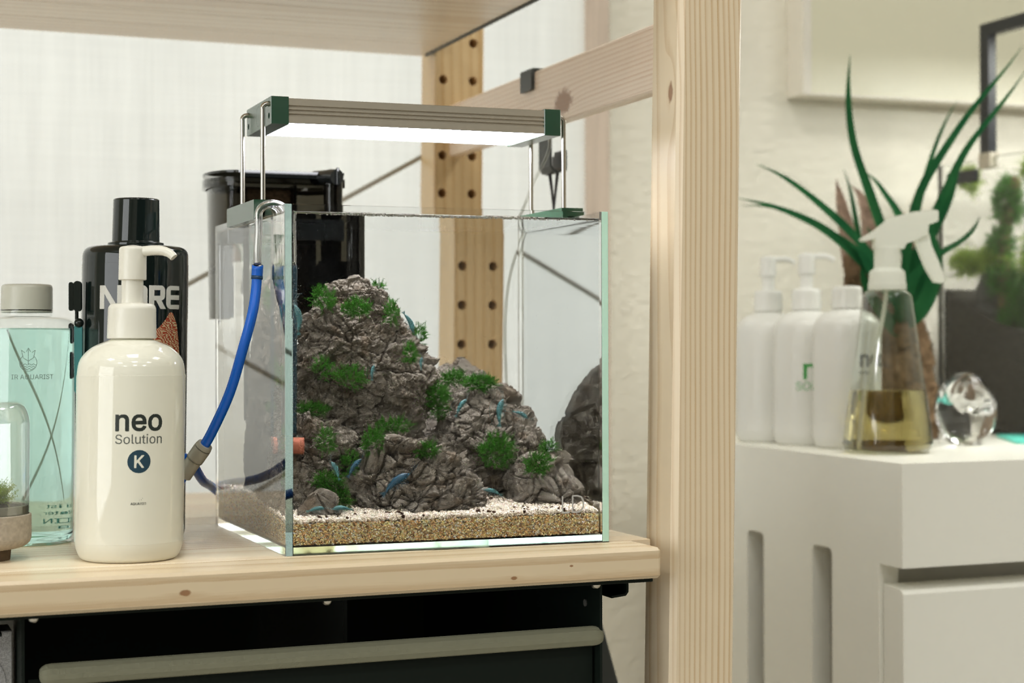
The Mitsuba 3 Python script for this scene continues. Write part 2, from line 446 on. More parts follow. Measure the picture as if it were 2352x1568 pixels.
# unseen dark cupboard added so the aquarium's front pane mirrors something dark
tag('added_cupboard', 'added unseen near-black cupboard behind the camera, darkens what the front pane mirrors', 'cupboard')
for k, x0 in enumerate((-.5, .25, 1.0, 1.75, 2.5)):
    add('added_cupboard__door', box(x0 + .004, x0 + .746, -4.87, -4.85, -.80, 1.55, .003), 'slot_black', smooth=False)
add('added_cupboard__case', box(-.50, 3.25, -5.29, -4.872, -.85, 1.60, .004), 'slot_black', smooth=False)
# woven shade hanging over the window
xs, zs = np.linspace(-2.0, .490, 60), np.linspace(-.07, 1.25, 12)
gx, gz = np.meshgrid(xs, zs)
gy = WY - .014 + .0025 * np.sin(gx * 21 + .6) * np.cos(gz * 1.3)
V = np.stack([gx, gy, gz], -1).reshape(-1, 3)
F = []
for r_ in range(len(zs) - 1):
    for c_ in range(len(xs) - 1):
        a = r_ * len(xs) + c_
        F.append([a, a + 1, a + 1 + len(xs), a + len(xs)])
tag('window_shade', 'pale woven fabric shade glowing with daylight behind the shelf rack', 'window shade')
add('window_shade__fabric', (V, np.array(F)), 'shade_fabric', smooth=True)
add('window_shade__hem', box(.4746, .5012, WY - .0195, WY - .0172, -.07, 1.25, .0006), 'unlit_hem', smooth=False, label='folded side hem, its unlit pinkish tone put into the colour')
# ceiling light panels
for k, (cx, cy) in enumerate(((-1.5, -.55), (-.1, -.55), (1.3, -.55), (-1.5, -2.0), (-.1, -2.0), (1.3, -2.0), (-1.5, -3.6), (-.1, -3.6), (1.3, -3.6))):
    t = thing('ceiling_light', 'square white light panel set in the ceiling', 'ceiling light', 'ceiling light panels')
    add(t + '__frame', move(extrude(sbox(-.275, -.275, .275, .275).difference(sbox(-.25, -.25, .25, .25)), .012), (cx, cy, 1.738)), 'ceiling_paint', smooth=False)
    q = np.array([[cx - .25, cy - .25, 1.742], [cx + .25, cy - .25, 1.742], [cx + .25, cy + .25, 1.742], [cx - .25, cy + .25, 1.742]])
    add(t + '__diffuser', (q, np.array([[0, 2, 1], [0, 3, 2]])), {'type': 'diffuse', 'reflectance': rgb(.6, .6, .6)}, smooth=False, emitter={'type': 'area', 'radiance': rgb(*L_CEILING)})

# ------------------------------------------------------------------ the rack
tag('shelf_rack', 'pale pine shelf rack with drilled posts and cross rail beside the aquarium', 'shelf rack')


def sheared(m, k=.0166):
    v, f = vf(m)
    return lean_v(v, k), f


def chamfer_post(x0, x1, y0, y1, z0, z1, b):
    pts = [(x0 + b, y0), (x1 - b * .4, y0), (x1, y0 + b * .4), (x1, y1), (x0, y1), (x0, y0 + b)]
    return m3.CrossSection([np.array(pts)]).extrude(z1 - z0).translate([0, 0, z0])


add('shelf_rack__post', sheared(chamfer_post(.2348, .277, -.0165, .0210, -.85, .95, .0035)), 'pine_post', smooth=False, label='front post with straight brown grain and a knot')
post = chamfer_post(.2330, .2765, .45, .487, -.85, .95, .001)
for k in range(-6, 18):
    z = .2499 + .0322 * (k - 8)
    for x in (.2405, .2672):
        post = post - m3.Manifold.cylinder(.02, .0040, .0040, 20).rotate([90, 0, 0]).translate([x, .4695, z])
add('shelf_rack__post', sheared(post, .013), 'pine_back', smooth=False, label='back post with two columns of round peg holes')
add('shelf_rack__rail', box(.2500, .2612, .0190, .4560, .2815, .3245, .001), 'pine_rail', smooth=False, label='pinkish cross rail with a knot')
a0, a1 = np.array([-.0706, .4895, .1134]), np.array([.2361, .4895, .2836])
d = (a1 - a0) / np.linalg.norm(a1 - a0)
add('shelf_rack__brace', cyl(a0 - d * .55, a1 + d * .01, .0021, 12), 'brace_steel', label='thin steel diagonal brace')
mx = np.array([-.19, .4925, .05])
b0 = mx + np.array([-.40, 0, .23]); b1 = mx + np.array([.42, 0, -.235])
add('shelf_rack__brace', cyl(b0, b1, .0021, 12), 'brace_steel', label='thin steel diagonal brace')

# boards: staves along a direction turned a little from the aquarium's front
SL = .050


def stave(y0, y1, x0, x1, z0, z1, b):
    v, f = box(x0, x1, y0, y1, z0, z1, b)
    v[:, 1] += SL * v[:, 0]
    return v, f


tag('shelf_board', 'pine shelf board of joined staves carrying the aquarium and bottles', 'shelf board')
mats = ['pine_board_warm', 'pine_board', 'pine_board_pale', 'pine_board', 'pine_board_pale', 'pine_board_warm', 'pine_board', 'pine_board_pale', 'pine_board', 'pine_board_pale', 'pine_board']
ys = [-.0485, -.0045, .0575, .108, .158, .205, .255, .31, .36, .41, .468]
for k in range(len(ys) - 1):
    add('shelf_board__stave', stave(ys[k] + .0001, ys[k + 1] - .0001, -.62, .2172 if k == 0 else .2310, -.0182, 0, .0018 if k == 0 else .0004), mats[k], smooth=False)
tag('shelf_board_001', 'upper pine shelf board overhead whose underside shows', 'shelf board')
yu = [-.03, .02, .075, .13, .18, .23, .285, .34, .40, .4595]
for k in range(len(yu) - 1):
    add('shelf_board_001__stave', stave(yu[k] + .0001, yu[k + 1] - .0001, -.62, .232, .3690, .3872, .0004), 'pine_under', smooth=False)
add('shelf_board_001__edge_strip', stave(yu[0], yu[-1] - .01, .2322, .2342, .3672, .3872, .0003), 'hook_black', smooth=False, label='dark metal strip along the end')

# ------------------------------------------------------------------ the aquarium
S, G = .2, .0045
tag('aquarium', 'clear rimless cube glass aquarium with rocks and water on the pine shelf', 'aquarium')
ga = absorb(1.7, .5, .95)
E_, WB, WTOP = .00006, G + .0007, .1963            # joint; the water's lowest and highest contact with the glass


def open_pane(x0, x1, y0, y1, z0, z1, axis, inner, hole):
    """a glass box whose inner face is left open over the hole (u0, u1, v0, v1), where the water's own face closes it"""
    v, f = box(x0, x1, y0, y1, z0, z1)
    keep = ~np.all(np.abs(v[f][:, :, axis] - inner) < 1e-9, axis=1)
    o = [i for i in range(3) if i != axis]
    lo, hi = (x0, y0, z0), (x1, y1, z1)
    fr = sbox(lo[o[0]], lo[o[1]], hi[o[0]], hi[o[1]]).difference(sbox(hole[0], hole[2], hole[1], hole[3]))
    V, F = [v], [f[keep]]
    k = len(v)
    ref = np.mean([lo, hi], 0)
    for g_ in getattr(fr, 'geoms', [fr]):
        p2, t2 = trimesh.creation.triangulate_polygon(g_, engine='earcut')
        q = np.empty((len(p2), 3)); q[:, o] = p2; q[:, axis] = inner
        n_out = np.zeros(3); n_out[axis] = np.sign(inner - ref[axis])
        cr = np.cross(q[t2[:, 1]] - q[t2[:, 0]], q[t2[:, 2]] - q[t2[:, 0]])
        t2 = np.where((cr @ n_out < 0)[:, None], t2[:, ::-1], t2)
        V.append(q); F.append(t2 + k); k += len(q)
    return np.vstack(V), np.vstack(F)


ZB = .00012
panes = {'left_pane': (0, G, 0, S, ZB, S, 0, G, (G, S - G, WB, WTOP)), 'right_pane': (S - G, S, 0, S, ZB, S, 0, S - G, (G, S - G, WB, WTOP)),
         'front_pane': (G + E_, S - G - E_, 0, G, ZB, S, 1, G, (0, S, WB, WTOP)), 'back_pane': (G + E_, S - G - E_, S - G, S, ZB, S, 1, S - G, (0, S, WB, WTOP))}
for k, bx in panes.items():
    add('aquarium__' + k, open_pane(*bx), 'pane_glass', smooth=False, interior=ga)
add('aquarium__bottom_pane', box(G + E_, S - G - E_, G + E_, S - G - E_, ZB, G), 'pane_glass', smooth=False, interior=absorb(2.6, .6, 1.2))
add('aquarium__mint_glow_strip', box(S - G + .0002, S - .0002, -.00032, -.00005, .0006, S + .0002), 'mint_glow_strip', smooth=False, label='added pale mint strip, the right pane edge glow put into its colour')  # added strip whose mint colour stands for light carried through the glass
lines = [[(0, 0), (0, .0098)], [(-.0004, .0), (.0046, 0)], [(.0066, 0), (.0066, .0098), (.0098, .0098), (.0122, .0090), (.0134, .0070), (.0136, .0049), (.0134, .0028), (.0122, .0008), (.0098, 0), (.0062, 0)]]
add('aquarium__lettering', plate(strokes(lines, .00095), (.1696, -.00012, .0190), (1, 0, 0), (0, 0, 1), .00005), 'etched_glass', smooth=False, label='small frosted maker letters on the front pane')

# water, with its edge drawn up the glass
I0, I1, WT = G, S - G, .1950
g = np.unique(np.r_[np.linspace(0, .003, 9), np.linspace(.003, .188, 24), np.linspace(.188, .191, 9)])
g = I0 + g / g.max() * (I1 - I0)
gx, gy = np.meshgrid(g, g)
dist = np.minimum.reduce([gx - I0, I1 - gx, gy - I0, I1 - gy])
gz = WT + .0013 * np.exp(-dist / .0008) + .00006 * np.sin(gx * 420 + 3 * np.sin(gy * 200)) * np.sin(gy * 380)
n_ = len(g)
top = np.stack([gx, gy, gz], -1).reshape(-1, 3)
bot = top.copy(); bot[:, 2] = WB
F = []
for i in range(n_ - 1):
    for j in range(n_ - 1):
        a = i * n_ + j
        F += [[a, a + 1, a + 1 + n_], [a, a + 1 + n_, a + n_], [a + n_ * n_, a + 1 + n_ + n_ * n_, a + 1 + n_ * n_], [a + n_ * n_, a + n_ + n_ * n_, a + 1 + n_ + n_ * n_]]
tag('water', 'clear water filling the cube aquarium nearly to its rim', 'water', kind='stuff')
add('water__surface', (np.vstack([top, bot]), np.array(F)), 'clear_liquid', smooth=20)
c4 = np.array([[I0, I0], [I1, I0], [I1, I1], [I0, I1]])
V = np.vstack([np.c_[c4, np.full(4, WB)], np.c_[c4, np.full(4, WTOP)]])
F = np.vstack([[[k, (k + 1) % 4, (k + 1) % 4 + 4], [k, (k + 1) % 4 + 4, k + 4]] for k in range(4)])
add('water__sides', (V, F), 'water_on_glass', smooth=False, exterior=ga)


# sand and gravel
def sand_z(x, y):
    return .0198 + .0085 * np.clip((y - .0045) / .10, 0, 1) ** .85 - .002 * np.clip((y - .12) / .08, 0, 1) + .0010 * (meshkit.noise(np.stack([x * 45, y * 45, x * 0], -1)) - .5) - .0006 * x / .2


OCT = np.array([[1, 0, 0], [-1, 0, 0], [0, 1, 0], [0, -1, 0], [0, 0, 1], [0, 0, -1.0]])
OF = np.array([[0, 2, 4], [2, 1, 4], [1, 3, 4], [3, 0, 4], [2, 0, 5], [1, 2, 5], [3, 1, 5], [0, 3, 5]])
CUBO = np.array([[x, y, z] for x, y, z in [(1, 1, 0), (1, -1, 0), (-1, 1, 0), (-1, -1, 0), (1, 0, 1), (1, 0, -1), (-1, 0, 1), (-1, 0, -1), (0, 1, 1), (0, 1, -1), (0, -1, 1), (0, -1, -1)]], float) / 1.41
CF = np.array(trimesh.convex.convex_hull(CUBO).faces)
CUBO = np.array(trimesh.convex.convex_hull(CUBO).vertices)


def grains(c, r, col, base=(OCT, OF), rg=rng):
    n = len(c)
    q = rg.normal(size=(n, 4)); q /= np.linalg.norm(q, axis=1, keepdims=True)
    w, x, y, z = q.T
    R = np.stack([np.stack([1 - 2 * (y * y + z * z), 2 * (x * y - z * w), 2 * (x * z + y * w)], -1), np.stack([2 * (x * y + z * w), 1 - 2 * (x * x + z * z), 2 * (y * z - x * w)], -1), np.stack([2 * (x * z - y * w), 2 * (y * z + x * w), 1 - 2 * (x * x + y * y)], -1)], 1)
    b = base[0][None] * (1 + .35 * rg.uniform(-1, 1, (n, len(base[0]), 1)))
    b = b * (1 + .3 * rg.uniform(-1, 1, (n, 1, 3)))
    V = np.einsum('nij,nkj->nki', R, b) * r[:, None, None] + c[:, None]
    k = len(base[0])
    F = (base[1][None] + (np.arange(n) * k)[:, None, None]).reshape(-1, 3)
    return V.reshape(-1, 3), F, np.repeat(col, k, axis=0)


# brown sand: a bed and the grains that lie against the glass
A0, A1 = G + .0009, S - G - .0009
nx = 48
gx, gy = np.meshgrid(np.linspace(A0 + .0006, A1 - .0006, nx), np.linspace(A0 + .0006, A1 - .0006, nx))
tz = sand_z(gx, gy) - .0030
bed = cat_mesh((np.stack([gx, gy, tz], -1).reshape(-1, 3), np.array([[r_ * nx + c_, r_ * nx + c_ + 1, r_ * nx + c_ + 1 + nx, r_ * nx + c_ + nx] for r_ in range(nx - 1) for c_ in range(nx - 1)])), box(A0 + .0006, A1 - .0006, A0 + .0006, A1 - .0006, G + .0010, .0150))
pts = []
for side in range(4):
    n = 15000 if side == 0 else 9000 if side == 1 else 3500
    u = rng.uniform(A0, A1, n); dep = rng.uniform(0, .0011, n)
    x = u if side in (0, 2) else (A0 + dep if side == 1 else A1 - dep)
    y = (A0 + dep if side == 0 else A1 - dep) if side in (0, 2) else u
    zt = sand_z(x, y) - .0022
    z = rng.uniform(G + .0012, 1, n) * 0 + (G + .0012) + rng.uniform(0, 1, n) * (zt - G - .0012)
    pts.append(np.stack([x, y, z], -1))
pts = np.vstack(pts)
pal = np.array([srgb(*c) for c in ((164, 136, 98), (188, 162, 126), (130, 102, 72), (220, 204, 176), (146, 116, 80), (84, 64, 46), (170, 132, 90), (50, 42, 34))])
col = pal[rng.choice(len(pal), len(pts), p=(.24, .2, .15, .1, .13, .07, .08, .03))] * rng.uniform(.8, 1.15, (len(pts), 1)) * 3.0

gv, gf, gc = grains(pts, rng.uniform(.00035, .00075, len(pts)), np.clip(col, 0, .85))
bv, bf = vf(bed)
gv, gf, gc = np.vstack([bv, gv]), np.vstack([bf, gf + len(bv)]), np.vstack([np.where(bv[:, 2:3] > .0155, np.array(srgb(225, 212, 195)), pal[2]), gc])
add('brown_sand', (gv, gf), 'vcol', smooth=False, color=gc, label='brown sand layer at the bottom of the cube aquarium', cat='sand', kind='stuff')
n = 30000
x, y = rng.uniform(A0 + .0003, A1 - .0003, n), A0 + .0003 + rng.uniform(0, 1, n) ** 1.3 * (A1 - A0 - .0006)
z = sand_z(x, y) + rng.uniform(-.0015, .0003, n)
col = np.array(srgb(238, 226, 210)) * rng.uniform(.88, 1.1, (n, 1)) * (1 + rng.uniform(-.04, .04, (n, 3)))
gv, gf, gc = grains(np.stack([x, y, z], -1), rng.uniform(.0006, .00115, n), np.clip(col, 0, .90), (CUBO, CF))
dk = rng.uniform(A0, A1, (120, 2)); dk[:, 1] = A0 + (dk[:, 1] - A0) * rng.uniform(0, 1, 120)
dv, df, dc = grains(np.stack([dk[:, 0], dk[:, 1], sand_z(dk[:, 0], dk[:, 1]) + .0004], -1), rng.uniform(.0006, .0015, 120), np.tile(srgb(70, 50, 38), (120, 1)), (CUBO, CF))
gv, gf, gc = np.vstack([gv, dv]), np.vstack([gf, df + len(gv)]), np.vstack([gc, dc])
add('white_gravel', (gv, gf), 'vcol', smooth=False, color=gc, label='white gravel scattered over the brown sand in the aquarium', cat='gravel', kind='stuff')


# rocks
def rock(yc, rows, bf, bb, seed, n=260, m=200, cell=.011, facet=.5, rough=1.0, bulge=0.0, lim=((.0062, .1936), (.0066, .1932)), base=.012, front=None, fine=1.0, pits=0.0):
    rows = sorted(rows)
    z, xl, xr = (np.array(c) for c in zip(*rows))
    z0, z1 = base, z[-1]
    fl, fr = PchipInterpolator(z, xl, extrapolate=True), PchipInterpolator(z, xr, extrapolate=True)
    t = np.linspace(0, 1, m)
    t = 1 - (1 - t) ** 1.25
    zz = z0 + (z1 - z0) * t
    zc = np.clip(zz, z[0], z1)
    L, R_ = fl(zc), fr(zc)
    hgt = (z1 - zz) / (z1 - z0)
    prof = np.clip(hgt, 0, 1) ** .62
    mid, half = (L + R_) / 2, (R_ - L) / 2
    half = half * np.clip((z1 + .0006 - zz) / .0060, 0, 1) ** .38
    th = np.linspace(0, 2 * np.pi, n, endpoint=False)
    c, s = np.cos(th), np.sin(th)
    sc = np.sign(c) * np.abs(c) ** .85
    ss = np.sign(s) * np.abs(s) ** .85
    X = mid[:, None] + half[:, None] * sc
    pf_ = prof * (PchipInterpolator(*zip(*front))(zz) if front else 1.0)
    Yd = np.where(ss[None] < 0, bf * pf_[:, None], bb * prof[:, None]) * ss[None]
    Y = yc + Yd + bulge * (1 - hgt)[:, None]
    V = np.stack([X, Y, np.repeat(zz[:, None], n, 1)], -1).reshape(-1, 3)
    i = np.arange(n); j = (i + 1) % n
    F = np.vstack([np.vstack([np.stack([k * n + i, k * n + j, (k + 1) * n + j], 1), np.stack([k * n + i, (k + 1) * n + j, (k + 1) * n + i], 1)]) for k in range(m - 1)])
    V = np.vstack([V, [[mid[-1], yc + bulge, z1 + .0003]], [[mid[0], yc, z0]]])
    F = np.vstack([F, np.stack([(m - 1) * n + i, (m - 1) * n + j, np.full(n, len(V) - 2)], 1), np.stack([j, i, np.full(n, len(V) - 1)], 1)])
    tm = trimesh.Trimesh(V, F, process=False)
    N = np.array(tm.vertex_normals)
    rg = np.random.default_rng(seed)
    D = .0045 * (meshkit.fbm(V * 45 + seed, 3, seed) - .5) * rough
    lo, hi = V.min(0) - .02, V.max(0) + .02
    for size, amp, crack, wdt in ((cell * 2.1, .0046, .0016, .0012), (cell, .0034, .0016, .0008), (cell * .45, .0013 * fine, .00045 * fine, .0004)):
        cnt = int(np.prod((hi - lo) / size)) + 8
        seeds = rg.uniform(lo, hi, (cnt, 3))
        dirs = rg.normal(size=(cnt, 3)); dirs /= np.linalg.norm(dirs, axis=1, keepdims=True)
        steps = rg.uniform(-1, 1, cnt)
        W_ = V + .25 * size * (np.stack([meshkit.noise(V / size * .8 + 11 * k, seed + k) for k in range(3)], -1) - .5) * 2
        dd, ii = cKDTree(seeds).query(W_, k=2)
        e = dd[:, 1] - dd[:, 0]
        tilt = np.einsum('ij,ij->i', W_ - seeds[ii[:, 0]], dirs[ii[:, 0]]) / size
        D += facet * amp * (1.25 * tilt + .55 * steps[ii[:, 0]]) - facet * crack * np.exp(-(e / wdt) ** 2)
    D += rough * .0016 * (meshkit.fbm(V * 320 + 3, 4, seed + 5) - .5) - pits * .0022 * np.clip(meshkit.fbm(V * 210 + 40, 3, seed + 6) - .55, 0, 1) * 4
    rid = 1 - np.abs(2 * meshkit.fbm(V * 180 + 9, 3, seed + 8) - 1)
    D += rough * .0010 * (rid - .7)
    D *= np.clip((z1 - V[:, 2]) / .004, .25, 1)
    V = V + N * D[:, None]
    V[:, 0] = np.clip(V[:, 0], *lim[0])
    V[:, 1] = np.clip(V[:, 1], *lim[1])
    return V, F


ROCKS = {
 'A': (.105, [(.1632, .0602, .0667), (.161, .0547, .0714), (.1582, .0494, .0734), (.1533, .0461, .0807), (.1474, .0422, .0869), (.1393, .0334, .0931), (.1313, .0296, .0968), (.1232, .0268, .1004), (.1179, .0252, .1044), (.1112, .0235, .1078), (.1046, .0224, .1118), (.0979, .0213, .1147), (.0886, .0207, .1129), (.0779, .0213, .1109), (.0646, .0223, .1065), (.0485, .0233, .1036)]),
 'B': (.155, [(.112, .1378, .1507), (.1091, .1351, .1537), (.1049, .1309, .1573), (.1007, .1267, .1609), (.0922, .1199, .1679), (.081, .1139, .1739), (.0613, .1065, .1815)]),
 'C': (.1, [(.0945, .1319, .1541), (.0924, .1279, .1582), (.0888, .1256, .1621), (.082, .1221, .1671), (.0738, .1169, .173), (.0657, .114, .1777), (.0589, .1111, .1818), (.0494, .1096, .1836), (.0385, .1096, .1842), (.022, .1109, .1841)]),
 'D': (.050, [(.0541, .1560, .1770), (.0511, .1550, .1806), (.0471, .1536, .1842), (.039, .1515, .1875), (.0336, .1510, .1900), (.0282, .1520, .1930), (.0228, .1515, .1935), (.0147, .1515, .1930)]),
 'E': (.045, [(.0657, .063, .0733), (.0637, .0603, .0801), (.0606, .0587, .0902), (.0569, .0533, .1035), (.053, .0507, .1118), (.0492, .049, .1174), (.0453, .048, .1215), (.0389, .0463, .1252), (.0325, .0463, .1299), (.0272, .0479, .1322), (.0207, .0495, .1313), (.0155, .0503, .1299)]),
 'F': (.062, [(.0796, .0080, .0215), (.077, .0080, .0271), (.0734, .0080, .0343), (.0687, .0080, .0439), (.0636, .0080, .0504), (.0571, .0080, .0539), (.0493, .0080, .0498), (.0403, .0080, .0422), (.0274, .0080, .0363), (.017, .0080, .0349)]),
 'G': (.021, [(.0369, .0209, .0287), (.0352, .0184, .0329), (.0322, .0163, .035), (.0285, .0142, .0355), (.0249, .0111, .0349), (.0199, .0101, .0339)]),
}
FRONT_A = [(.012, .50), (.045, .50), (.075, .58), (.092, .80), (.106, 1.0), (.125, 1.06), (.1635, 1.0)]
FRONT_C = [(.012, .62), (.030, .66), (.045, .92), (.055, 1.0), (.0950, 1.0)]
RK = (('A', .056, .055, 11, 480, 390, .0092, .70, 1.9, FRONT_A, 1.2, 'tallest craggy rock in the aquarium, rising in a pointed peak at the left'),
      ('B', .030, .035, 12, 200, 120, .014, .35, .6, None, .3, 'small grey rock peak at the back of the aquarium behind the moss'),
      ('C', .044, .045, 13, 360, 280, .0100, .95, .75, FRONT_C, .7, 'layered rock in the right half of the aquarium, topped with moss'),
      ('D', .026, .030, 14, 260, 180, .0125, .85, .55, None, .5, 'low rock at the lower right of the aquarium beside the right pane'),
      ('E', .028, .024, 15, 440, 300, .0092, 1.35, .55, None, .6, 'cracked blocky rock at the front centre of the aquarium'),
      ('F', .034, .036, 16, 320, 260, .0100, .75, 1.7, None, 1.2, 'rough brown rock against the left pane of the aquarium'),
      ('G', .010, .012, 17, 200, 130, .012, .35, .5, None, .3, 'small smooth tan stone on the gravel at the front left of the aquarium'))
for k, bf, bb, seed, n, m, cell, fac, rou, fro, fin, lab in RK:
    add('rock', rock(*ROCKS[k], bf, bb, seed, n, m, cell, fac, rou, front=fro, fine=fin, pits=1.0 if k in 'AF' else .25), 'rock', smooth=28, label=lab, cat='rock')


# moss
def moss(c, rx, rz, n, seed, lng=.0040, up=.5, ry=None, leaf=.0009, lim=((.0056, .1944), (.0056, .1944))):
    rg = np.random.default_rng(seed)
    ry = ry or min(rx, rz) * .9
    V, F = [], []
    o = 0
    u = rg.normal(size=(n, 3)); u /= np.linalg.norm(u, axis=1, keepdims=True)
    st = np.asarray(c) + u * rg.uniform(.1, 1, (n, 1)) ** .6 * np.array([rx, ry, rz]) * .8
    d = u * [1, 1, .8] + [0, -.25, up] + rg.normal(size=(n, 3)) * .45
    d /= np.linalg.norm(d, axis=1, keepdims=True)
    for k in range(n):
        ln = lng * rg.uniform(.5, 1.15)
        bend = rg.normal(size=3) * .35
        s = np.linspace(0, 1, 6)[:, None]
        p = st[k] + ln * (d[k] * s + bend * s * s * .5)
        side = np.cross(d[k], rg.normal(size=3)); side /= np.linalg.norm(side) + 1e-9
        w = .00011
        q = np.concatenate([p - side * w, p + side * w])
        V.append(q); F.append(np.array([[o + a, o + a + 1, o + 7 + a] for a in range(5)] + [[o + a, o + 7 + a, o + 6 + a] for a in range(5)]))
        o += 12
        nor = np.cross(d[k], side)
        for a in range(1, 6):
            for sg in (-1, 1):
                l = leaf * rg.uniform(.7, 1.2) * (1.15 - a * .09)
                dirn = side * sg * .85 + d[k] * .6 + nor * rg.uniform(-.5, .5)
                b2 = np.cross(dirn, nor); b2 /= np.linalg.norm(b2) + 1e-9
                base = p[a]
                V.append(np.array([base, base + dirn * l * .5 + b2 * l * .24, base + dirn * l, base + dirn * l * .5 - b2 * l * .24]))
                F.append(np.array([[o, o + 1, o + 2], [o, o + 2, o + 3]]))
                o += 4
    V = np.vstack(V)
    if lim:
        V[:, 0] = np.clip(V[:, 0], *lim[0]); V[:, 1] = np.clip(V[:, 1], *lim[1])
    return V, np.vstack(F)


MOSS = [((.052, .048, .1420), .0104, .0060, 'moss_green', 260, 'bright green moss tuft on the upper face of the tallest rock'),
        ((.0384, .085, .1480), .0098, .0090, 'moss_green', 200, 'moss on the left shoulder of the tallest rock'),
        ((.0784, .110, .1556), .0052, .0034, 'moss_green', 80, 'tiny moss patch right of the tallest rock\'s peak'),
        ((.0791, .072, .1396), .0050, .0084, 'moss_green', 120, 'dim moss strip high on the right side of the tallest rock'),
        ((.1027, .100, .1253), .0056, .0092, 'moss_green', 140, 'moss tuft sticking out from the right edge of the tallest rock'),
        ((.0884, .063, .1145), .0044, .0082, 'moss_green', 110, 'narrow moss strip low on the right side of the tallest rock'),
        ((.0347, .064, .1060), .0075, .0085, 'moss_green', 110, 'dark moss in the shaded hollow at the left of the tallest rock'),
        ((.0516, .064, .1010), .0135, .0080, 'moss_green', 200, 'dark moss under the ledge in the middle of the tallest rock'),
        ((.1128, .090, .0850), .0085, .0150, 'moss_green', 380, 'tall dark moss bank between the two largest rocks'),
        ((.1270, .105, .0984), .0105, .0052, 'moss_green', 200, 'fresh moss cushion in front of the grey back peak'),
        ((.1419, .092, .0958), .0130, .0052, 'moss_green', 330, 'bright moss cap along the top of the layered rock'),
        ((.1606, .100, .0881), .0040, .0036, 'moss_green', 60, 'small moss tuft on the right shoulder of the layered rock'),
        ((.0593, .036, .0618), .0076, .0100, 'moss_green', 210, 'upright moss tuft left of the cracked front rock\'s top'),
        ((.0915, .034, .0565), .0092, .0048, 'moss_green', 180, 'moss tuft on the sloping top of the cracked front rock'),
        ((.0307, .029, .0400), .0108, .0070, 'moss_green', 230, 'moss tuft above the small tan stone'),
        ((.0395, .029, .0284), .0052, .0086, 'moss_green', 110, 'dark moss between the small tan stone and the cracked rock'),
        ((.1439, .060, .0542), .0150, .0135, 'moss_green', 420, 'wide dark moss on the shaded foot of the layered rock'),
        ((.1625, .030, .0470), .0108, .0086, 'moss_green', 260, 'moss tuft on top of the low right rock'),
        ((.1750, .050, .0560), .0072, .0040, 'moss_green', 110, 'straggly moss with bare twigs behind the low right rock'),
        ((.0305, .036, .0638), .0060, .0098, 'moss_green', 120, 'dark moss in a crevice of the rough left rock'),
        ((.0464, .042, .0493), .0062, .0098, 'moss_green', 120, 'dark moss between the rough left rock and the cracked rock'),
        ((.0281, .066, .0806), .0112, .0060, 'moss_green', 180, 'dark moss along the top of the rough left rock'),
        ((.0780, .066, .0700), .0150, .0056, 'moss_green', 190, 'dark moss in the gap behind the cracked front rock')]
for k, (c, rx, rz, mat, n, lab) in enumerate(MOSS):
    add('moss_clump', moss(c, rx, rz, n, 40 + k, leaf=.0010), mat, smooth=False, label=lab, cat='moss')

# blue shrimps
SHRIMP = [((.0116, .02, .1279), (.0094, .02, .143), 'shrimp_blue', 'pale blue shrimp clinging upright at the left edge beside the tallest rock'),
          ((.0850, .062, .1385), (.0905, .062, .1275), 'shrimp_blue', 'blue shrimp on the right slope of the tallest rock'),
          ((.0586, .036, .1001), (.0600, .036, .1079), 'shrimp_blue', 'small blue shrimp in the shade below the tallest rock\'s middle ledge'),
          ((.0939, .056, .1055), (.0944, .056, .1124), 'shrimp_blue', 'small blue shrimp low at the right end of the tallest rock'),
          ((.1156, .052, .0776), (.1218, .052, .0868), 'shrimp_blue', 'blue shrimp head up on the left flank of the layered rock'),
          ((.1426, .050, .0719), (.1449, .050, .0866), 'shrimp_blue', 'slim blue shrimp upright on the face of the layered rock'),
          ((.1527, .05, .0786), (.1613, .05, .0744), 'shrimp_blue', 'bright blue shrimp swimming off the right slope of the layered rock'),
          ((.0619, .0135, .034), (.0766, .0135, .0443), 'shrimp_deep', 'large deep blue shrimp slanting across the cracked front rock'),
          ((.1352, .022, .0300), (.1257, .022, .0329), 'shrimp_blue', 'light blue shrimp swimming above the gravel right of the cracked rock'),
          ((.0157, .0105, .0246), (.0249, .0105, .0258), 'shrimp_blue', 'greenish blue shrimp on the gravel before the small tan stone'),
          ((.0403, .011, .0248), (.0294, .011, .0252), 'shrimp_blue', 'light blue shrimp on the gravel right of the small tan stone'),
          ((.0349, .019, .0428), (.0305, .019, .0523), 'shrimp_blue', 'blue shrimp climbing down the rough left rock above the moss'),
          ((.041, .018, .0444), (.0481, .018, .0534), 'shrimp_deep', 'dim blue shrimp in the dark gap left of the cracked rock')]
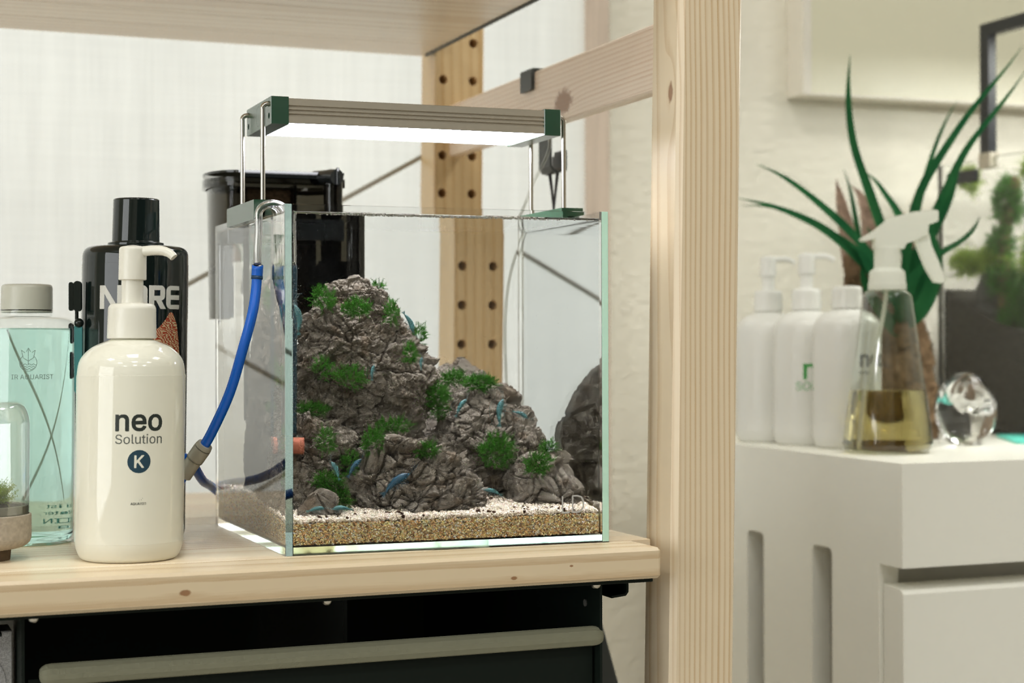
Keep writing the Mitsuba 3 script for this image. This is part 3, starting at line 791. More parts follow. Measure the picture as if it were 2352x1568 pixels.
for k, (tail, head, mat, lab) in enumerate(SHRIMP):
    rg = np.random.default_rng(200 + k)
    a, b = np.array(tail), np.array(head)
    ln = np.linalg.norm(b - a); ax = (b - a) / ln
    side = np.array([0, -1.0, 0]); dn = np.cross(ax, side); dn /= np.linalg.norm(dn)
    if dn[2] > 0 or (abs(dn[2]) < .3 and dn[0] < 0):
        dn = -dn
    t = np.linspace(0, 1, 27)
    prof = np.interp(t, [0, .06, .18, .4, .55, .68, .82, .94, 1], [.02, .045, .075, .105, .125, .13, .11, .055, .008]) * ln
    prof = prof * (1 + .06 * (np.sin(t * 60) > 0) * (t < .6))
    cen = a + ax * (t * ln)[:, None] - dn * (.10 * ln * np.sin(t * np.pi) - .02 * ln)[:, None]
    o = thing('shrimp', lab, 'shrimp', None)
    v, f = tube(cen, prof, 14)
    add(o + '__body', (v, f), mat, smooth=True)
    fan = []
    for s in (-.5, -.2, .2, .5):
        d2 = -ax + s * dn + .1 * s * side
        fan.append((np.array([cen[0] + ax * ln * .05, cen[0] + (d2 + .15 * dn) * ln * .12, cen[0] + d2 * ln * .2, cen[0] + (d2 - .15 * dn) * ln * .12]), np.array([[0, 1, 2], [0, 2, 3]])))
    add(o + '__tail_fan', cat_mesh(*fan), mat, smooth=False)
    lg = [tube(spline([cen[i] + dn * prof[i] * .7, cen[i] + dn * (prof[i] + ln * .09) + ax * rg.uniform(-.03, .06) * ln, cen[i] + dn * (prof[i] + ln * .15) + ax * rg.uniform(-.06, .1) * ln], 6), ln * .008, 5) for i in (7, 9, 11, 14, 16, 18, 20)]
    add(o + '__legs', cat_mesh(*lg), 'shrimp_pale' if mat == 'shrimp_blue' else mat, smooth=True)
    an = [tube(spline([cen[-2], cen[-1] + ax * ln * .22 - dn * s * ln * .1, cen[-1] + ax * ln * .40 - dn * s * ln * .34 + side * .1 * ln], 8), ln * .006, 5) for s in (.4, 1.0)]
    add(o + '__antennae', cat_mesh(*an), 'shrimp_pale' if mat == 'shrimp_blue' else mat, smooth=True)
    for s in (-1, 1):
        add(o + '__eye', ball(cen[23] + side * s * prof[23] * .9 - dn * prof[23] * .35, ln * .026, 1), 'shrimp_eye', smooth=True)

# air bubbles: at the waterline and rising along the front left corner
bub = []
for k in range(420):
    x = .022 + .150 * rng.beta(1.6, 1.9)
    bub.append(ball((x, I0 + .0010 + rng.uniform(0, .0030), WT + rng.uniform(-.0002, .0003)), rng.uniform(.00025, .00062), 1))
for k in range(50):
    bub.append(ball((rng.uniform(.006, .19), I0 + rng.uniform(.0008, .003), WT - .0004 + rng.uniform(0, .0003)), rng.uniform(.0002, .0005), 1))
add('surface_bubbles', cat_mesh(*bub), 'white_print', smooth=True, label='row of tiny air bubbles along the waterline at the front pane', cat='bubbles', kind='stuff')
bub = []
for k in range(260):
    bub.append(ball((.0058 + abs(rng.normal(0, .0022)), .0062 + abs(rng.normal(0, .003)), rng.uniform(.075, .188)), rng.uniform(.00009, .00022), 1))
for k in range(160):
    bub.append(ball((rng.uniform(.0075, .192), rng.uniform(.006, .03), rng.uniform(.03, .19)), rng.uniform(.00006, .00013), 1))
add('fine_bubbles', cat_mesh(*bub), 'white_print', smooth=True, label='fine bubbles drifting in the water by the left front corner', cat='bubbles', kind='stuff')

# glass hanger tube over the left rim, hoses and diffuser
tag('hanger_tube', 'clear glass U-shaped tube hooked over the left rim of the aquarium', 'glass tube')
hy = .0425
arc = [(-.0062, hy, .166), (-.0060, hy, .180), (-.0056, hy, .1945)] + [(.0031 - .0087 * math.cos(t), hy, .1965 + .0068 * math.sin(t)) for t in np.linspace(.15, math.pi - .15, 12)] + [(.0118, hy, .1945), (.0118, hy, .180), (.0118, hy, .166)]
arc = spline(arc, 60)
add('hanger_tube__outer_wall', tube(arc, .0024, 20), 'clear_glass', smooth=True)
add('hanger_tube__bore', tube(arc[1:-1], .0012, 14), {'type': 'dielectric', 'int_ior': 1.0, 'ext_ior': 1.5}, smooth=True)
hp = spline([(-.0062, hy, .1668), (-.0068, .0432, .155), (-.0095, .0400, .1405), (-.0150, .0445, .1165), (-.0210, .0505, .0925), (-.0285, .0575, .0725), (-.0330, .0622, .0622), (-.0362, .0652, .0568)], 60)
tag('blue_hose', 'blue hose hanging down outside the left pane from the glass tube', 'hose')
add('blue_hose__sleeve', tube(hp, np.where(np.linspace(0, 1, 60) < .06, .00335, .0030), 20), 'hose_blue', smooth=True)
add('blue_hose__band', tube(hp[3:5], .00345, 20), 'blue_band', smooth=True, label='darker band near the top end')
tag('hose_connector', 'beige push-fit connector joining the blue hoses behind the white pump bottle', 'connector')
e0, e1 = np.array([-.0335, .0628, .0610]), np.array([-.0440, .0735, .0430])
ed = (e1 - e0) / np.linalg.norm(e1 - e0); L_ = np.linalg.norm(e1 - e0)


def along(s0, s1, r0, r1=None, n=28):
    return cyl(e0 + ed * s0, e0 + ed * s1, r0, n, r1)


add('hose_connector__body', cat_mesh(along(.0030, .0105, .0053), along(.0105, .0125, .0053, .0047), along(.0125, .0240, .0047, .0049)), 'beige_fitting', smooth=40)
add('hose_connector__collar', cat_mesh(along(-.0002, .0022, .0047, .0052)), 'beige_fitting', smooth=40)
add('hose_connector__seal_ring', cat_mesh(along(.0022, .0030, .0049), along(.0112, .0117, .00525)), 'grey_ring', smooth=40)
add('blue_hose_001', tube(spline([e0 + ed * .0235, e0 + ed * .029, e0 + ed * .033 + [-.002, .006, .002], (-.0500, .1010, .0475), (-.0400, .1080, .0510), (-.0275, .1256, .0427), (-.0010, .2068, .0246), (.0150, .238, .0140), (.040, .275, .0042), (.09, .31, .0034)], 80), .0030, 16), 'hose_blue', smooth=True, label='second blue hose running from the connector behind the aquarium', cat='hose')
tag('diffuser', 'algae-brown ceramic diffuser on a blue hose darkened in colour for dim light by the left pane in the aquarium', 'diffuser')
add('diffuser__hose', tube(spline([(.0118, hy, .1665), (.0116, .0428, .13), (.0114, .0432, .09), (.0112, .0436, .0668)], 30), .0031, 16), 'navy_print', smooth=True)  # blue hose painted navy, the dimmer light put into its colour
v, f = ball((.0122, .0450, .0615), .0058, 3, (.95, 1, 1)); v = v + .0008 * (meshkit.noise(v * 700)[:, None] - .5)
v2, f2 = ball((.0120, .0480, .0535), .0048, 3, (.95, 1.1, 1.1)); v2 = v2 + .0008 * (meshkit.noise(v2 * 700)[:, None] - .5)
add('diffuser__body', cat_mesh((v, f), (v2, f2)), 'algae_ceramic', smooth=True)
add('diffuser__disc', ball((.0078, .0405, .0632), .0026, 2, (.5, .6, 1.2)), 'pink_disc', smooth=True)
add('diffuser__stone', cyl((.0105, .0415, .0610), (.0180, .0395, .0608), .0049, 28), 'terracotta', smooth=40, label='orange terracotta air stone')

# ------------------------------------------------------------------ the aquarium lamp
tag('aquarium_lamp', 'aluminium LED bar lamp with dark green end caps standing over the aquarium', 'lamp')
y0, y1, z0, z1 = .0600, .1280, .2527, .2695
for s, x0, x1 in ((0, .0060, .0171), (1, .1826, .1938)):
    m = m3.Manifold(m3.Mesh(np.array(box(x0, x1, y0, y1, z0, z1, .0003)[0], np.float32), np.array(box(x0, x1, y0, y1, z0, z1, .0003)[1], np.uint32)))
    m = m if m.volume() > 0 else m3.Manifold.cube([x1 - x0, y1 - y0, z1 - z0]).translate([x0, y0, z0])
    xo = x0 if s == 0 else x1
    for yy in (.0652, .1228):
        for zz in (z1 - .0042, z0 + .0055):
            m = m - m3.Manifold.cylinder(.012, .0019, .0019, 24).rotate([0, 90, 0]).translate([xo - .006, yy, zz])
    sq = m3.Manifold.cylinder(.012, .0062, .0062, 40) - m3.Manifold.cylinder(.012, .0060, .0060, 40)
    m = m - sq.rotate([0, 90, 0]).translate([xo - .0118 if s == 0 else xo - .0002, .094, (z0 + z1) / 2])
    add('aquarium_lamp__end_cap', m, 'green_anodised', smooth=False)
# grooved aluminium body
h = z1 - .0008
g0, g1 = .0606, .1274
pr = [(g0, z0 + .0012), (g0, z0 + .0052)]
zz = z0 + .0052
for k in range(3):
    pr += [(g0, zz), (g0 + .0014, zz + .0003), (g0 + .0014, zz + .0013), (g0, zz + .0016)]
    zz += .0025
pr += [(g0, h - .0004), (g0 + .0004, h), (g1 - .0004, h), (g1, h - .0004), (g1, z0 + .0012)]
v, f = extrude(Polygon(pr), .1656)
add('aquarium_lamp__body', (np.stack([.0170 + v[:, 2], v[:, 0], v[:, 1]], -1), f), 'aluminium', smooth=False)
q = np.array([[.0172, y0 + .0012, z0 + .0010], [.1825, y0 + .0012, z0 + .0010], [.1825, y1 - .0012, z0 + .0010], [.0172, y1 - .0012, z0 + .0010]])
add('aquarium_lamp__diffuser', (q, np.array([[0, 2, 1], [0, 3, 2]])), {'type': 'diffuse', 'reflectance': rgb(.7, .7, .7)}, smooth=False, emitter={'type': 'area', 'radiance': rgb(*L_LAMP)}, label='glowing white diffuser underneath')
for s in (0, 1):
    xl, xc = (.0022, .0060) if s == 0 else (.1978, .1938)
    sg = 1 if s == 0 else -1
    for yy in (.0652, .1228):
        p = [(xc + sg * .003, yy, z1 - .0042), (xc, yy, z1 - .0042), (xl + sg * .0022, yy, z1 - .0043), (xl + sg * .0006, yy, z1 - .0052), (xl, yy, z1 - .0075), (xl, yy, .236), (xl, yy, .2005)]
        add('aquarium_lamp__leg', tube(spline(p[:5], 24).tolist() + [p[5], p[6]], .00145, 16), 'steel', smooth=50)
    xo, xi = (-.0060, .0082) if s == 0 else (.2060, .1915)
    a, b = min(xo, xi), max(xo, xi)
    ca, cb = (G - .0052, G + .0006) if s == 0 else (S - G - .0006, S + .0007)
    cl = Polygon([(a, .1948), (ca, .1948), (ca, .2010), (cb, .2010), (cb, .1975), (b, .1975), (b, .2065), (a, .2065)] if s == 0 else [(a, .1970), (ca, .1970), (ca, .2010), (cb, .2010), (cb, .1965), (b, .1965), (b, .2065), (a, .2065)])
    v, f = extrude(cl, .0792 if s == 0 else .076)
    add('aquarium_lamp__clamp', (np.stack([v[:, 0], .0532 + v[:, 2], v[:, 1]], -1), f[:, ::-1]), 'green_anodised', smooth=False)
add('aquarium_lamp__cable', tube(spline([(.1930, .105, .2585), (.2010, .108, .2600), (.2085, .117, .2590), (.2125, .126, .2530), (.2105, .134, .2420), (.2055, .140, .2290), (.2010, .145, .2140), (.1975, .185, .196), (.1950, .213, .165), (.195, .22, .10), (.19, .24, .004)], 60), .0011, 10), 'cable_clear', smooth=True, label='thin clear power cable')

# ------------------------------------------------------------------ hang-on filter
tag('hang_on_filter', 'smoky black hang-on filter box behind the back left of the aquarium', 'filter')
fx0, fx1, fy0, fy1 = .0128, .0925, .2150, .2800
sec = [(fx0 + .006 - .014 * math.sin(t), (fy0 + fy1) / 2 - .0325 * math.cos(t)) for t in np.linspace(0, math.pi, 18)][::-1] + [(fx1, fy0), (fx1, fy1 - .010), (fx1 - .010, fy1)]
top_p = np.array(sec); c_ = top_p.mean(0)
bot_p = (top_p - c_) * [.93, .84] + c_ + [.0, .0]
n = len(sec)
V = np.vstack([np.c_[bot_p, np.full(n, .1385)], np.c_[top_p, np.full(n, .2325)]])
i = np.arange(n); j = (i + 1) % n
F = np.vstack([np.stack([i, j, n + j], 1), np.stack([i, n + j, n + i], 1), [[0, k + 1, k] for k in range(1, n - 1)]])
add('hang_on_filter__tank', (V, F), 'smoky_plastic', smooth=30)
add('hang_on_filter__cartridge', box(.026, .058, .224, .232, .145, .2290, .001), 'filter_media', smooth=False, label='brown filter sponge inside')
add('hang_on_filter__divider', cat_mesh(box(.0225, .0240, .2165, .2700, .142, .2300), box(.058, .060, .2165, .2750, .142, .231), box(.062, .090, .2165, .2180, .1395, .176)), 'filter_black', smooth=False)
add('hang_on_filter__motor', cat_mesh(box(.062, .084, .222, .255, .142, .175, .002), cyl((.076, .238, .175), (.076, .238, .200), .007)), 'filter_black', smooth=30)
lid = Polygon([(fx0 + .006 - .0175 * math.sin(t), (fy0 + fy1) / 2 - .0345 * math.cos(t)) for t in np.linspace(math.pi, 0, 18)] + [(fx1 + .0015, fy0 - .002), (fx1 + .0025, fy1 - .008), (fx1 - .008, fy1 + .003)]).buffer(-.002).buffer(.002)
add('hang_on_filter__rim', move(extrude(lid.difference(lid.buffer(-.0022)), .0060), (0, 0, .2295)), 'smoky_dark', smooth=30)
v, f = extrude(lid.buffer(-.0005), .0016)
add('hang_on_filter__lid', cat_mesh(move((v, f), (0, 0, .2385)), box(fx0 + .010, fx1 - .016, fy0 - .0015, fy0 + .0010, .2350, .2388, .0004)), 'filter_black', smooth=30)
add('hang_on_filter__intake', cat_mesh(cyl((.0838, .2085, .2380), (.0838, .2085, .2050), .0066, 28)), 'smoky_dark', smooth=40)
add('hang_on_filter__strainer', cat_mesh(cyl((.0800, .1870, .2050), (.0800, .1870, .0700), .0060, 28), ), 'smoky_dark', smooth=40)
add('hang_on_filter__bridge', box(.0735, .0900, .1845, .2150, .2045, .2085, .001), 'smoky_dark', smooth=False)
kn = cyl((.0815, .2060, .2365), (.0840, .1985, .2358), .0054, 36)
add('hang_on_filter__knob', cat_mesh(kn, move(box(-.0009, .0009, -.0015, .0015, -.0056, .0064, .0004), (.0842, .1978, .2358))), 'filter_black', smooth=30, label='round flow knob with a grip bar')
add('hang_on_filter__knob_holder', cyl((.0755, .2240, .2370), (.0818, .2050, .2364), .0052, 28), 'filter_black', smooth=30)
add('hang_on_filter__outlet', cat_mesh(box(.0250, .0720, .1850, .2160, .2010, .2028, .0004), box(.0250, .0720, .1850, .1870, .188, .2020, .0004)), 'filter_black', smooth=False)

# ------------------------------------------------------------------ hook on the rail
tag('rail_hook', 'flat black hook hung over the pine cross rail', 'hook')
hw0, hw1 = .2490, .2715
prf = [(.2490, .3115), (.2490, .3262), (.2628, .3262), (.2628, .2545), (.2650, .2510), (.2690, .2500), (.2722, .2515), (.2738, .2545), (.2738, .2635)]
hk = LineString(prf).buffer(.0009, cap_style=2, join_style=1)
v, f = extrude(hk, hw1 - hw0)
add('rail_hook__strap', (np.stack([v[:, 0], hw0 + v[:, 2], v[:, 1]], -1), f[:, ::-1]), 'hook_black', smooth=40)
pl_ = sbox(-.0115, -.0080, .0115, .0080).buffer(-.002).buffer(.002)
add('rail_hook__tip', plate(pl_, (.2746, (hw0 + hw1) / 2, .2590), (0, 1, 0), (0, 0, 1), .0012), 'hook_black', smooth=30)
add('rail_hook__front_plate', plate(pl_, (.2470, (hw0 + hw1) / 2, .3185), (0, 1, 0), (0, 0, 1), .0012), 'hook_black', smooth=30)
tag('cable_tie', 'thin black ridged cable tie hanging as a V from the black hook', 'cable tie')
for s, q0 in ((0, (.2685, .2660, .2512)), (1, (.2700, .2530, .2512))):
    p = spline([q0, (np.array(q0) + np.array((.2693, .2590, .2180))) / 2 + [0, -.001 + .002 * s, 0], (.2693, .2592 + .001 * s, .2180)], 64)
    add('cable_tie__strand', tube(p, .0011 * np.linspace(1.15, .6, 64) * (1 + .25 * (np.arange(64) % 2)), 8), 'tie_black', smooth=False)

# ------------------------------------------------------------------ drawer unit under the shelf
tag('drawer_unit', 'dark green-black metal drawer unit hung under the pine shelf', 'drawer unit')


def slb(*a):
    v, f = box(*a)
    v[:, 1] += SL * v[:, 0] * .8
    return v, f


add('drawer_unit__top_rail', slb(-.25, .2165, -.0360, -.0150, -.0215, -.0186, .0004), 'drawer_metal', smooth=False)
add('drawer_unit__top_rail', slb(-.25, .2100, .30, .32, -.0215, -.0186, .0004), 'drawer_metal', smooth=False)
add('drawer_unit__case', cat_mesh(slb(.1862, .1878, -.0250, .32, -.30, -.0216), slb(-.1478, -.1462, -.0250, .32, -.30, -.0216), slb(-.1478, .1878, .318, .32, -.30, -.0216), slb(-.1478, .1878, -.0250, .32, -.0222, -.0217)), 'drawer_metal', smooth=False)
add('drawer_unit__divider', slb(.0520, .0545, .065, .30, -.30, -.024), 'hook_black', smooth=False)
add('drawer_unit__front', slb(-.1440, .1845, -.0180, -.0160, -.30, -.0560, .0003), 'drawer_metal', smooth=False, label='dark front sheet below the handle')
# rounded handle lip
hl = Polygon([(-.0165, -.0490), (-.0200, -.0478), (-.0235, -.0480), (-.0262, -.0497), (-.0276, -.0525), (-.0276, -.0552), (-.0262, -.0582), (-.0240, -.0590), (-.0175, -.0578)]).buffer(-.0006).buffer(.0006)
ex = [np.array(hl.exterior.coords)[:-1]]
nE = len(ex[0]); V = []
ce = ex[0].mean(0)
xs_ = np.r_[-.1385, -.1380, -.137, -.135, -.1325, np.linspace(-.12, .17, 8), .183, .1857, .1877, .1887, .1892]
V = []
for x in xs_:
    k = 1.0
    for e, sgn in ((-.1385, 1), (.1892, -1)):
        k = min(k, .3 + .7 * math.sqrt(max(0.0, 1 - max(0.0, 1 - (x - e) * sgn / .006) ** 2)))
    p = (ex[0] - ce) * k + ce
    V.append(np.c_[np.full(nE, x), p[:, 0] + SL * .8 * x, p[:, 1]])
V = np.vstack(V)
i = np.arange(nE); j = (i + 1) % nE
F = [np.vstack([np.stack([k * nE + i, k * nE + j, (k + 1) * nE + j], 1), np.stack([k * nE + i, (k + 1) * nE + j, (k + 1) * nE + i], 1)]) for k in range(len(xs_) - 1)]
V = np.vstack([V, V[:nE].mean(0), V[-nE:].mean(0)])
F += [np.stack([j, i, np.full(nE, len(V) - 2)], 1), np.stack([(len(xs_) - 1) * nE + i, (len(xs_) - 1) * nE + j, np.full(nE, len(V) - 1)], 1)]
hm = trimesh.Trimesh(V, np.vstack(F), process=False)
if hm.volume < 0:
    hm.invert()
add('drawer_unit__handle', hm, 'drawer_handle', smooth=40, label='rounded olive grey handle lip with a gritty finish')
for sgn, xe in ((1, .1880), (-1, -.1480)):
    c = LineString([(0, -.0232), (.0185, -.0232), (.0195, -.0245), (.0195, -.0290), (.0180, -.0308), (.0090, -.0318)]).buffer(.0007, cap_style=2, join_style=1)
    v, f = extrude(c, .30)
    vv = np.stack([xe + sgn * v[:, 0], -.0180 + v[:, 2] + SL * .8 * xe, v[:, 1]], -1)
    add('drawer_unit__runner', (vv, f[:, ::-1] if sgn > 0 else f), 'drawer_metal', smooth=30)
for x, y in ((.0165, -.0290), (-.1420, -.0350), (.1815, -.0225)):
    add('drawer_unit__screw', lathe([(0, -.0029), (.0014, -.0027), (.0026, -.0018), (.0031, -.0004), (.0031, 0), (0, 0)], 24, (x, y, -.0216)), 'steel', smooth=40)
add('drawer_unit__rivet', cyl((.1855, .004, -.0365), (.1863, .004, -.0365), .0022, 20), 'filter_grey', smooth=30)
sk = Polygon([(.205, -.03), (.285, -.03), (.3047, -.0937), (.318, -.140), (.325, -.22), (.205, -.22)])
add('dark_slab', plate(sk, (0, .262, 0), (1, 0, 0), (0, 0, 1), .012), 'hook_black', smooth=False, label='dark bag hanging in the shadow behind the drawer unit\'s right side', cat='slab')  # flat dark slanted plate behind the drawer unit
tag('speckled_box', 'grey speckled box at the lower left corner under the shelf', 'box')
add('speckled_box__panel', box(-.24, -.1500, -.0050, .02, -.22, -.0325, .0006), 'speckled_board', smooth=False)
add('speckled_box__thread', tube(spline([(-.1670, -.0056, -.0355), (-.1610, -.0056, -.0440), (-.1560, -.0056, -.0510), (-.1535, -.0056, -.0620)], 20), .00012, 6), 'tie_black', smooth=True, label='thin dark thread on the panel')

# ------------------------------------------------------------------ bottles on the shelf


def pump_bottle(key, c, lab, body_mat, head_mat, spout_az, pump=True, lean=LEAN, group=None, R=.0300):
    o = thing(key, lab, 'bottle', group)
    k = R / .03
    body = rounded([(0, .0), (.0265, .0), (.0300, .0075), (.0300, .1040), (.0288, .1120), (.0225, .1190), (.0110, .1235), (.0110, .1265), (0, .1265)], [0, .003, .008, .012, .008, .012, .002, .0005, 0], 7)
    add(o + '__body', lathe([(r * k, z) for r, z in body], 96, c, lean), body_mat, smooth=40)
    add(o + '__label_sleeve', lathe([(.0298 * k, .0104), (.03015 * k, .0105), (.03015 * k, .1031), (.0298 * k, .1032)], 96, c, lean), body_mat, smooth=30)
    col = rounded([(0, .1236), (.0137, .1236), (.0133, .1412), (.0118, .1432), (.0062, .1438), (0, .1438)], [0, .0006, .002, .001, .0005, 0], 5)
    add(o + '__collar', lathe(col, 72, c, lean), head_mat, smooth=35)
    if pump:
        add(o + '__stem', lathe([(0, .143), (.0061, .143), (.0061, .158), (0, .158)], 48, c, lean), head_mat, smooth=35)
        hd = rounded([(0, .1566), (.0078, .1566), (.0076, .1752), (0, .1766)], [0, .0005, .0018, 0], 5)
        add(o + '__head', lathe(hd, 56, c, lean), head_mat, smooth=35)
        dx, dy = math.cos(spout_az), math.sin(spout_az)
        p = spline([(0, .1728), (.010, .1730), (.018, .1728), (.0225, .1712), (.0252, .1690)], 24)
        pts = np.stack([p[:, 0] * dx, p[:, 0] * dy, p[:, 1]], 1)
        v, f = tube(pts, np.interp(np.linspace(0, 1, 24), [0, .6, 1], [.0030, .0028, .0023]), 16)
        add(o + '__spout', (lean_v(v, lean) + c, f), head_mat, smooth=40)
    else:
        pass
    return o


CW = np.array([-.0841, .0244, 0.0])
o = pump_bottle('pump_bottle', CW, 'glossy cream white pump bottle lettered K at the front of the pine shelf', 'gloss_cream', 'white_plastic', math.atan2(_r[1], _r[0]) - .25)
az = facing(CW)
RS = .03015
sh = .0048 / RS                                        # the lettering sits a little right of the middle
for m_ in (wrap(text_w('neo', .0262, True), RS, az + sh, CW, .0733), wrap(text_w('AQUA', .0050, True), RS, az + sh - .0019 / RS, CW, .0325), wrap(text_w('RIO', .0031), RS, az + sh + .0025 / RS, CW, .0325)):
    add(o + '__lettering', m_, 'black_print', smooth=False, label='dark printed word')
add(o + '__lettering', cat_mesh(wrap(text_w('Solution', .0260), RS, az + sh, CW, .0660)), 'grey_print', smooth=False, label='thin grey printed word')
add(o + '__badge', wrap(extrude(Point(0, 0).buffer(.0063, 32), .00008), RS, az + sh, CW, .0562), 'navy_print', smooth=False, label='round navy badge')
add(o + '__badge_letter', wrap(text('K', .0066, True), RS, az + sh, CW, .0529, off=.0002), 'gloss_cream', smooth=False)
dots = unary_union([Point(.0014, .0003).buffer(.0002), Point(.0004, .0001).buffer(.00013), Point(.0021, .0010).buffer(.00012), Point(.0011, .0013).buffer(.0001)])
add(o + '__mark', wrap(extrude(dots, .00008), RS, az + sh, CW, .0350), 'black_print', smooth=False)

CB = np.array([-.0668, .1270, 0.0])
tag('black_bottle', 'tall black bottle lettered MORE with a red coral-patterned print, behind the white pump bottle', 'bottle')
add('black_bottle__body', lathe(rounded([(0, 0), (.0300, 0), (.0322, .004), (.0322, .1806), (.0200, .1818), (.0160, .1822), (0, .1822)], [0, .002, .004, .006, .002, .001, 0], 7), 96, CB, LEAN), 'black_gloss', smooth=35)
add('black_bottle__label_sleeve', lathe([(.0320, .006), (.03235, .0061), (.03235, .1700), (.0320, .1701)], 96, CB, LEAN), 'black_gloss', smooth=30)
add('black_bottle__cap', lathe(rounded([(0, .1815), (.0171, .1815), (.0171, .1836), (.0145, .1838), (.0140, .2108), (0, .2112)], [0, .0003, .0006, .0006, .0012, 0], 5), 64, CB, LEAN), 'black_gloss', smooth=35)
az = facing(CB)
RB = .03235
hgt = .0142
w = .0033
M_ = unary_union([sbox(0, 0, w, hgt), sbox(.0118, 0, .0118 + w, hgt), Polygon([(0, hgt), (w * 1.15, hgt), (.0118 + w - w * .6, 0), (.0118 - w * .75, 0)]), ])
O_ = sbox(0, 0, .0135, hgt).buffer(-.003).buffer(.003).difference(sbox(w, w * .9, .0135 - w, hgt - w * .9).buffer(-.001).buffer(.001))
R1 = sbox(0, 0, w, hgt).union(sbox(0, hgt * .36, .0105, hgt).buffer(-.003).buffer(.003).union(sbox(0, hgt * .36, .004, hgt)).difference(sbox(w, hgt * .56, .0105 - w, hgt - w * .85))).union(Polygon([(w * 1.2, hgt * .42), (w * 2.3, hgt * .42), (.0112, 0), (.0112 - w * 1.15, 0)]))
E1 = sbox(0, 0, .011, hgt).buffer(-.0035).buffer(.0035).union(sbox(.005, 0, .011, hgt)).difference(sbox(w, w * .8, .0112, hgt * .40)).difference(sbox(w, hgt * .60, .0112, hgt - w * .8))
word = [(M_, -.0166), (O_, -.0006 + .0004), (R1, .0148 - .0006), (E1, .0266 - .0010)]
ms = [wrap(move(extrude(g_, .00008), (x_ - .0060, 0, 0)), RB, az, CB, .1421) for g_, x_ in word]
add('black_bottle__lettering', cat_mesh(*ms), 'white_print', smooth=False, label='large white block letters')
fish = Polygon([(.0235, .1420), (.0195, .1360), (.0150, .1310), (.0090, .1270), (.0060, .1200), (.0060, .1050), (.0290, .1050), (.0318, .1130), (.0305, .1230), (.0285, .1330)]).buffer(-.002).buffer(.002)
add('black_bottle__print', wrap(extrude(affinity.translate(fish, 0, -.1050), .00006), RB, az, CB, .1050), 'coral_print', smooth=False, label='red and cream coral-patterned picture')
# chain-like plastic clip hanging at the left behind the black bottle
tag('plastic_clip', 'glossy black linked clip with a teal stripe at the left edge of the black bottle', 'clip')
cc = np.array([-.0955 - .352 * .019, .1368 - .936 * .019, 0])


def link(cx, cz, w, h, t, dy=0):
    ring_ = sbox(-w / 2, -h / 2, w / 2, h / 2).buffer(-w * .49).buffer(w * .49)
    return plate(ring_.buffer(.0002), (cc[0] + cx * .936, cc[1] - cx * .35 + dy, cz), (.936, -.352, 0), (0, 0, 1), t)


add('plastic_clip__link', link(.0022, .1500, .0042, .0182, .0030), 'black_gloss', smooth=30)
add('plastic_clip__link', link(-.0012, .1500, .0024, .0172, .0028, .004), 'black_gloss', smooth=30)
add('plastic_clip__knob', ball((cc[0] + .0022, cc[1] - .002, .1338), .0029, 2), 'black_gloss', smooth=True)
add('plastic_clip__link', link(-.0014, .1275, .0024, .0120, .0028, .004), 'black_gloss', smooth=30)
add('plastic_clip__stripe', link(.0026, .1120, .0044, .0420, .0022, .001), 'teal_plastic', smooth=30, label='teal stripe')
add('plastic_clip__link', link(-.0016, .1080, .0024, .0160, .0028, .004), 'black_gloss', smooth=30)
add('plastic_clip__stem', cyl((cc[0] + .0015, cc[1] + .003, 0), (cc[0] + .0015, cc[1] + .003, .1590), .0011, 12), 'black_gloss', smooth=30)

CG = np.array([-.1310, .1360, 0.0])
tag('teal_bottle', 'transparent bottle of pale teal liquid with a white cap at the left edge', 'bottle')
add('teal_bottle__shell', lathe(rounded([(0, .0003), (.0285, .0003), (.0300, .003), (.0300, .1320), (.0270, .1372), (.0160, .1378), (.0155, .1420)], [0, .001, .003, .004, .003, .001, 0], 6), 96, CG, LEAN), 'clear_shell', smooth=40)
add('teal_bottle__liquid', lathe(rounded([(0, .0016), (.0275, .0016), (.0291, .0042), (.0291, .1303), (.0288, .1306), (0, .1304)], [0, .001, .003, .0003, .0003, 0], 6), 96, CG, LEAN), 'clear_liquid', smooth=40, interior=absorb(7.5, 1.1, 2.3), label='pale teal liquid')
add('teal_bottle__cap', lathe(rounded([(0, .1402), (.0155, .1402), (.0152, .1575), (0, .1580)], [0, .0006, .0022, 0], 6), 64, CG, LEAN), 'pale_cap', smooth=35)
az = facing(CG)
add('teal_bottle__lettering', wrap(text('IR AQUARIST', .0028), .0301, az + .0040 / .03, CG, .1000), 'pale_print', smooth=False, label='thin grey printed name')
rr = .0050
ci = [(rr * math.cos(t), rr * math.sin(t)) for t in np.linspace(math.radians(125), math.radians(415), 40)]
tri = [ci, [(0, -.001), (0, .0085)], [(-.0012, .0066), (0, .0088), (.0012, .0066)], [(0, .0010), (.0030, .0030), (.0040, .0075)], [(0, .0010), (-.0030, .0030), (-.0040, .0075)], [(.0040, .0075), (.0020, .0060)], [(-.0040, .0075), (-.0020, .0060)]]
for zz in (-.0010, -.0024, -.0038):
    ww = math.sqrt(max(0, rr * rr - zz * zz))
    tri.append([(x, zz + .00035 * math.sin(x * 2600)) for x in np.linspace(-ww, ww, 30)])
add('teal_bottle__emblem', wrap(extrude(strokes(tri, .00032), .00006), .0301, az + .0012 / .03, CG, .1098), 'pale_print', smooth=False, label='trident and waves in a ring')
back = az + math.pi - .42
lines_ = [('8', .0030, .0230), ('equarist', .0024, .0190), ('and water', .0022, .0150), ('ONE IN', .0030, .0095), ('aqua', .0022, .0062)]
add('teal_bottle__back_print', cat_mesh(*[wrap(text(s_, h_), .0301, back, CG, z_) for s_, h_, z_ in lines_]), 'teal_plastic', smooth=False, label='teal print on the far side')

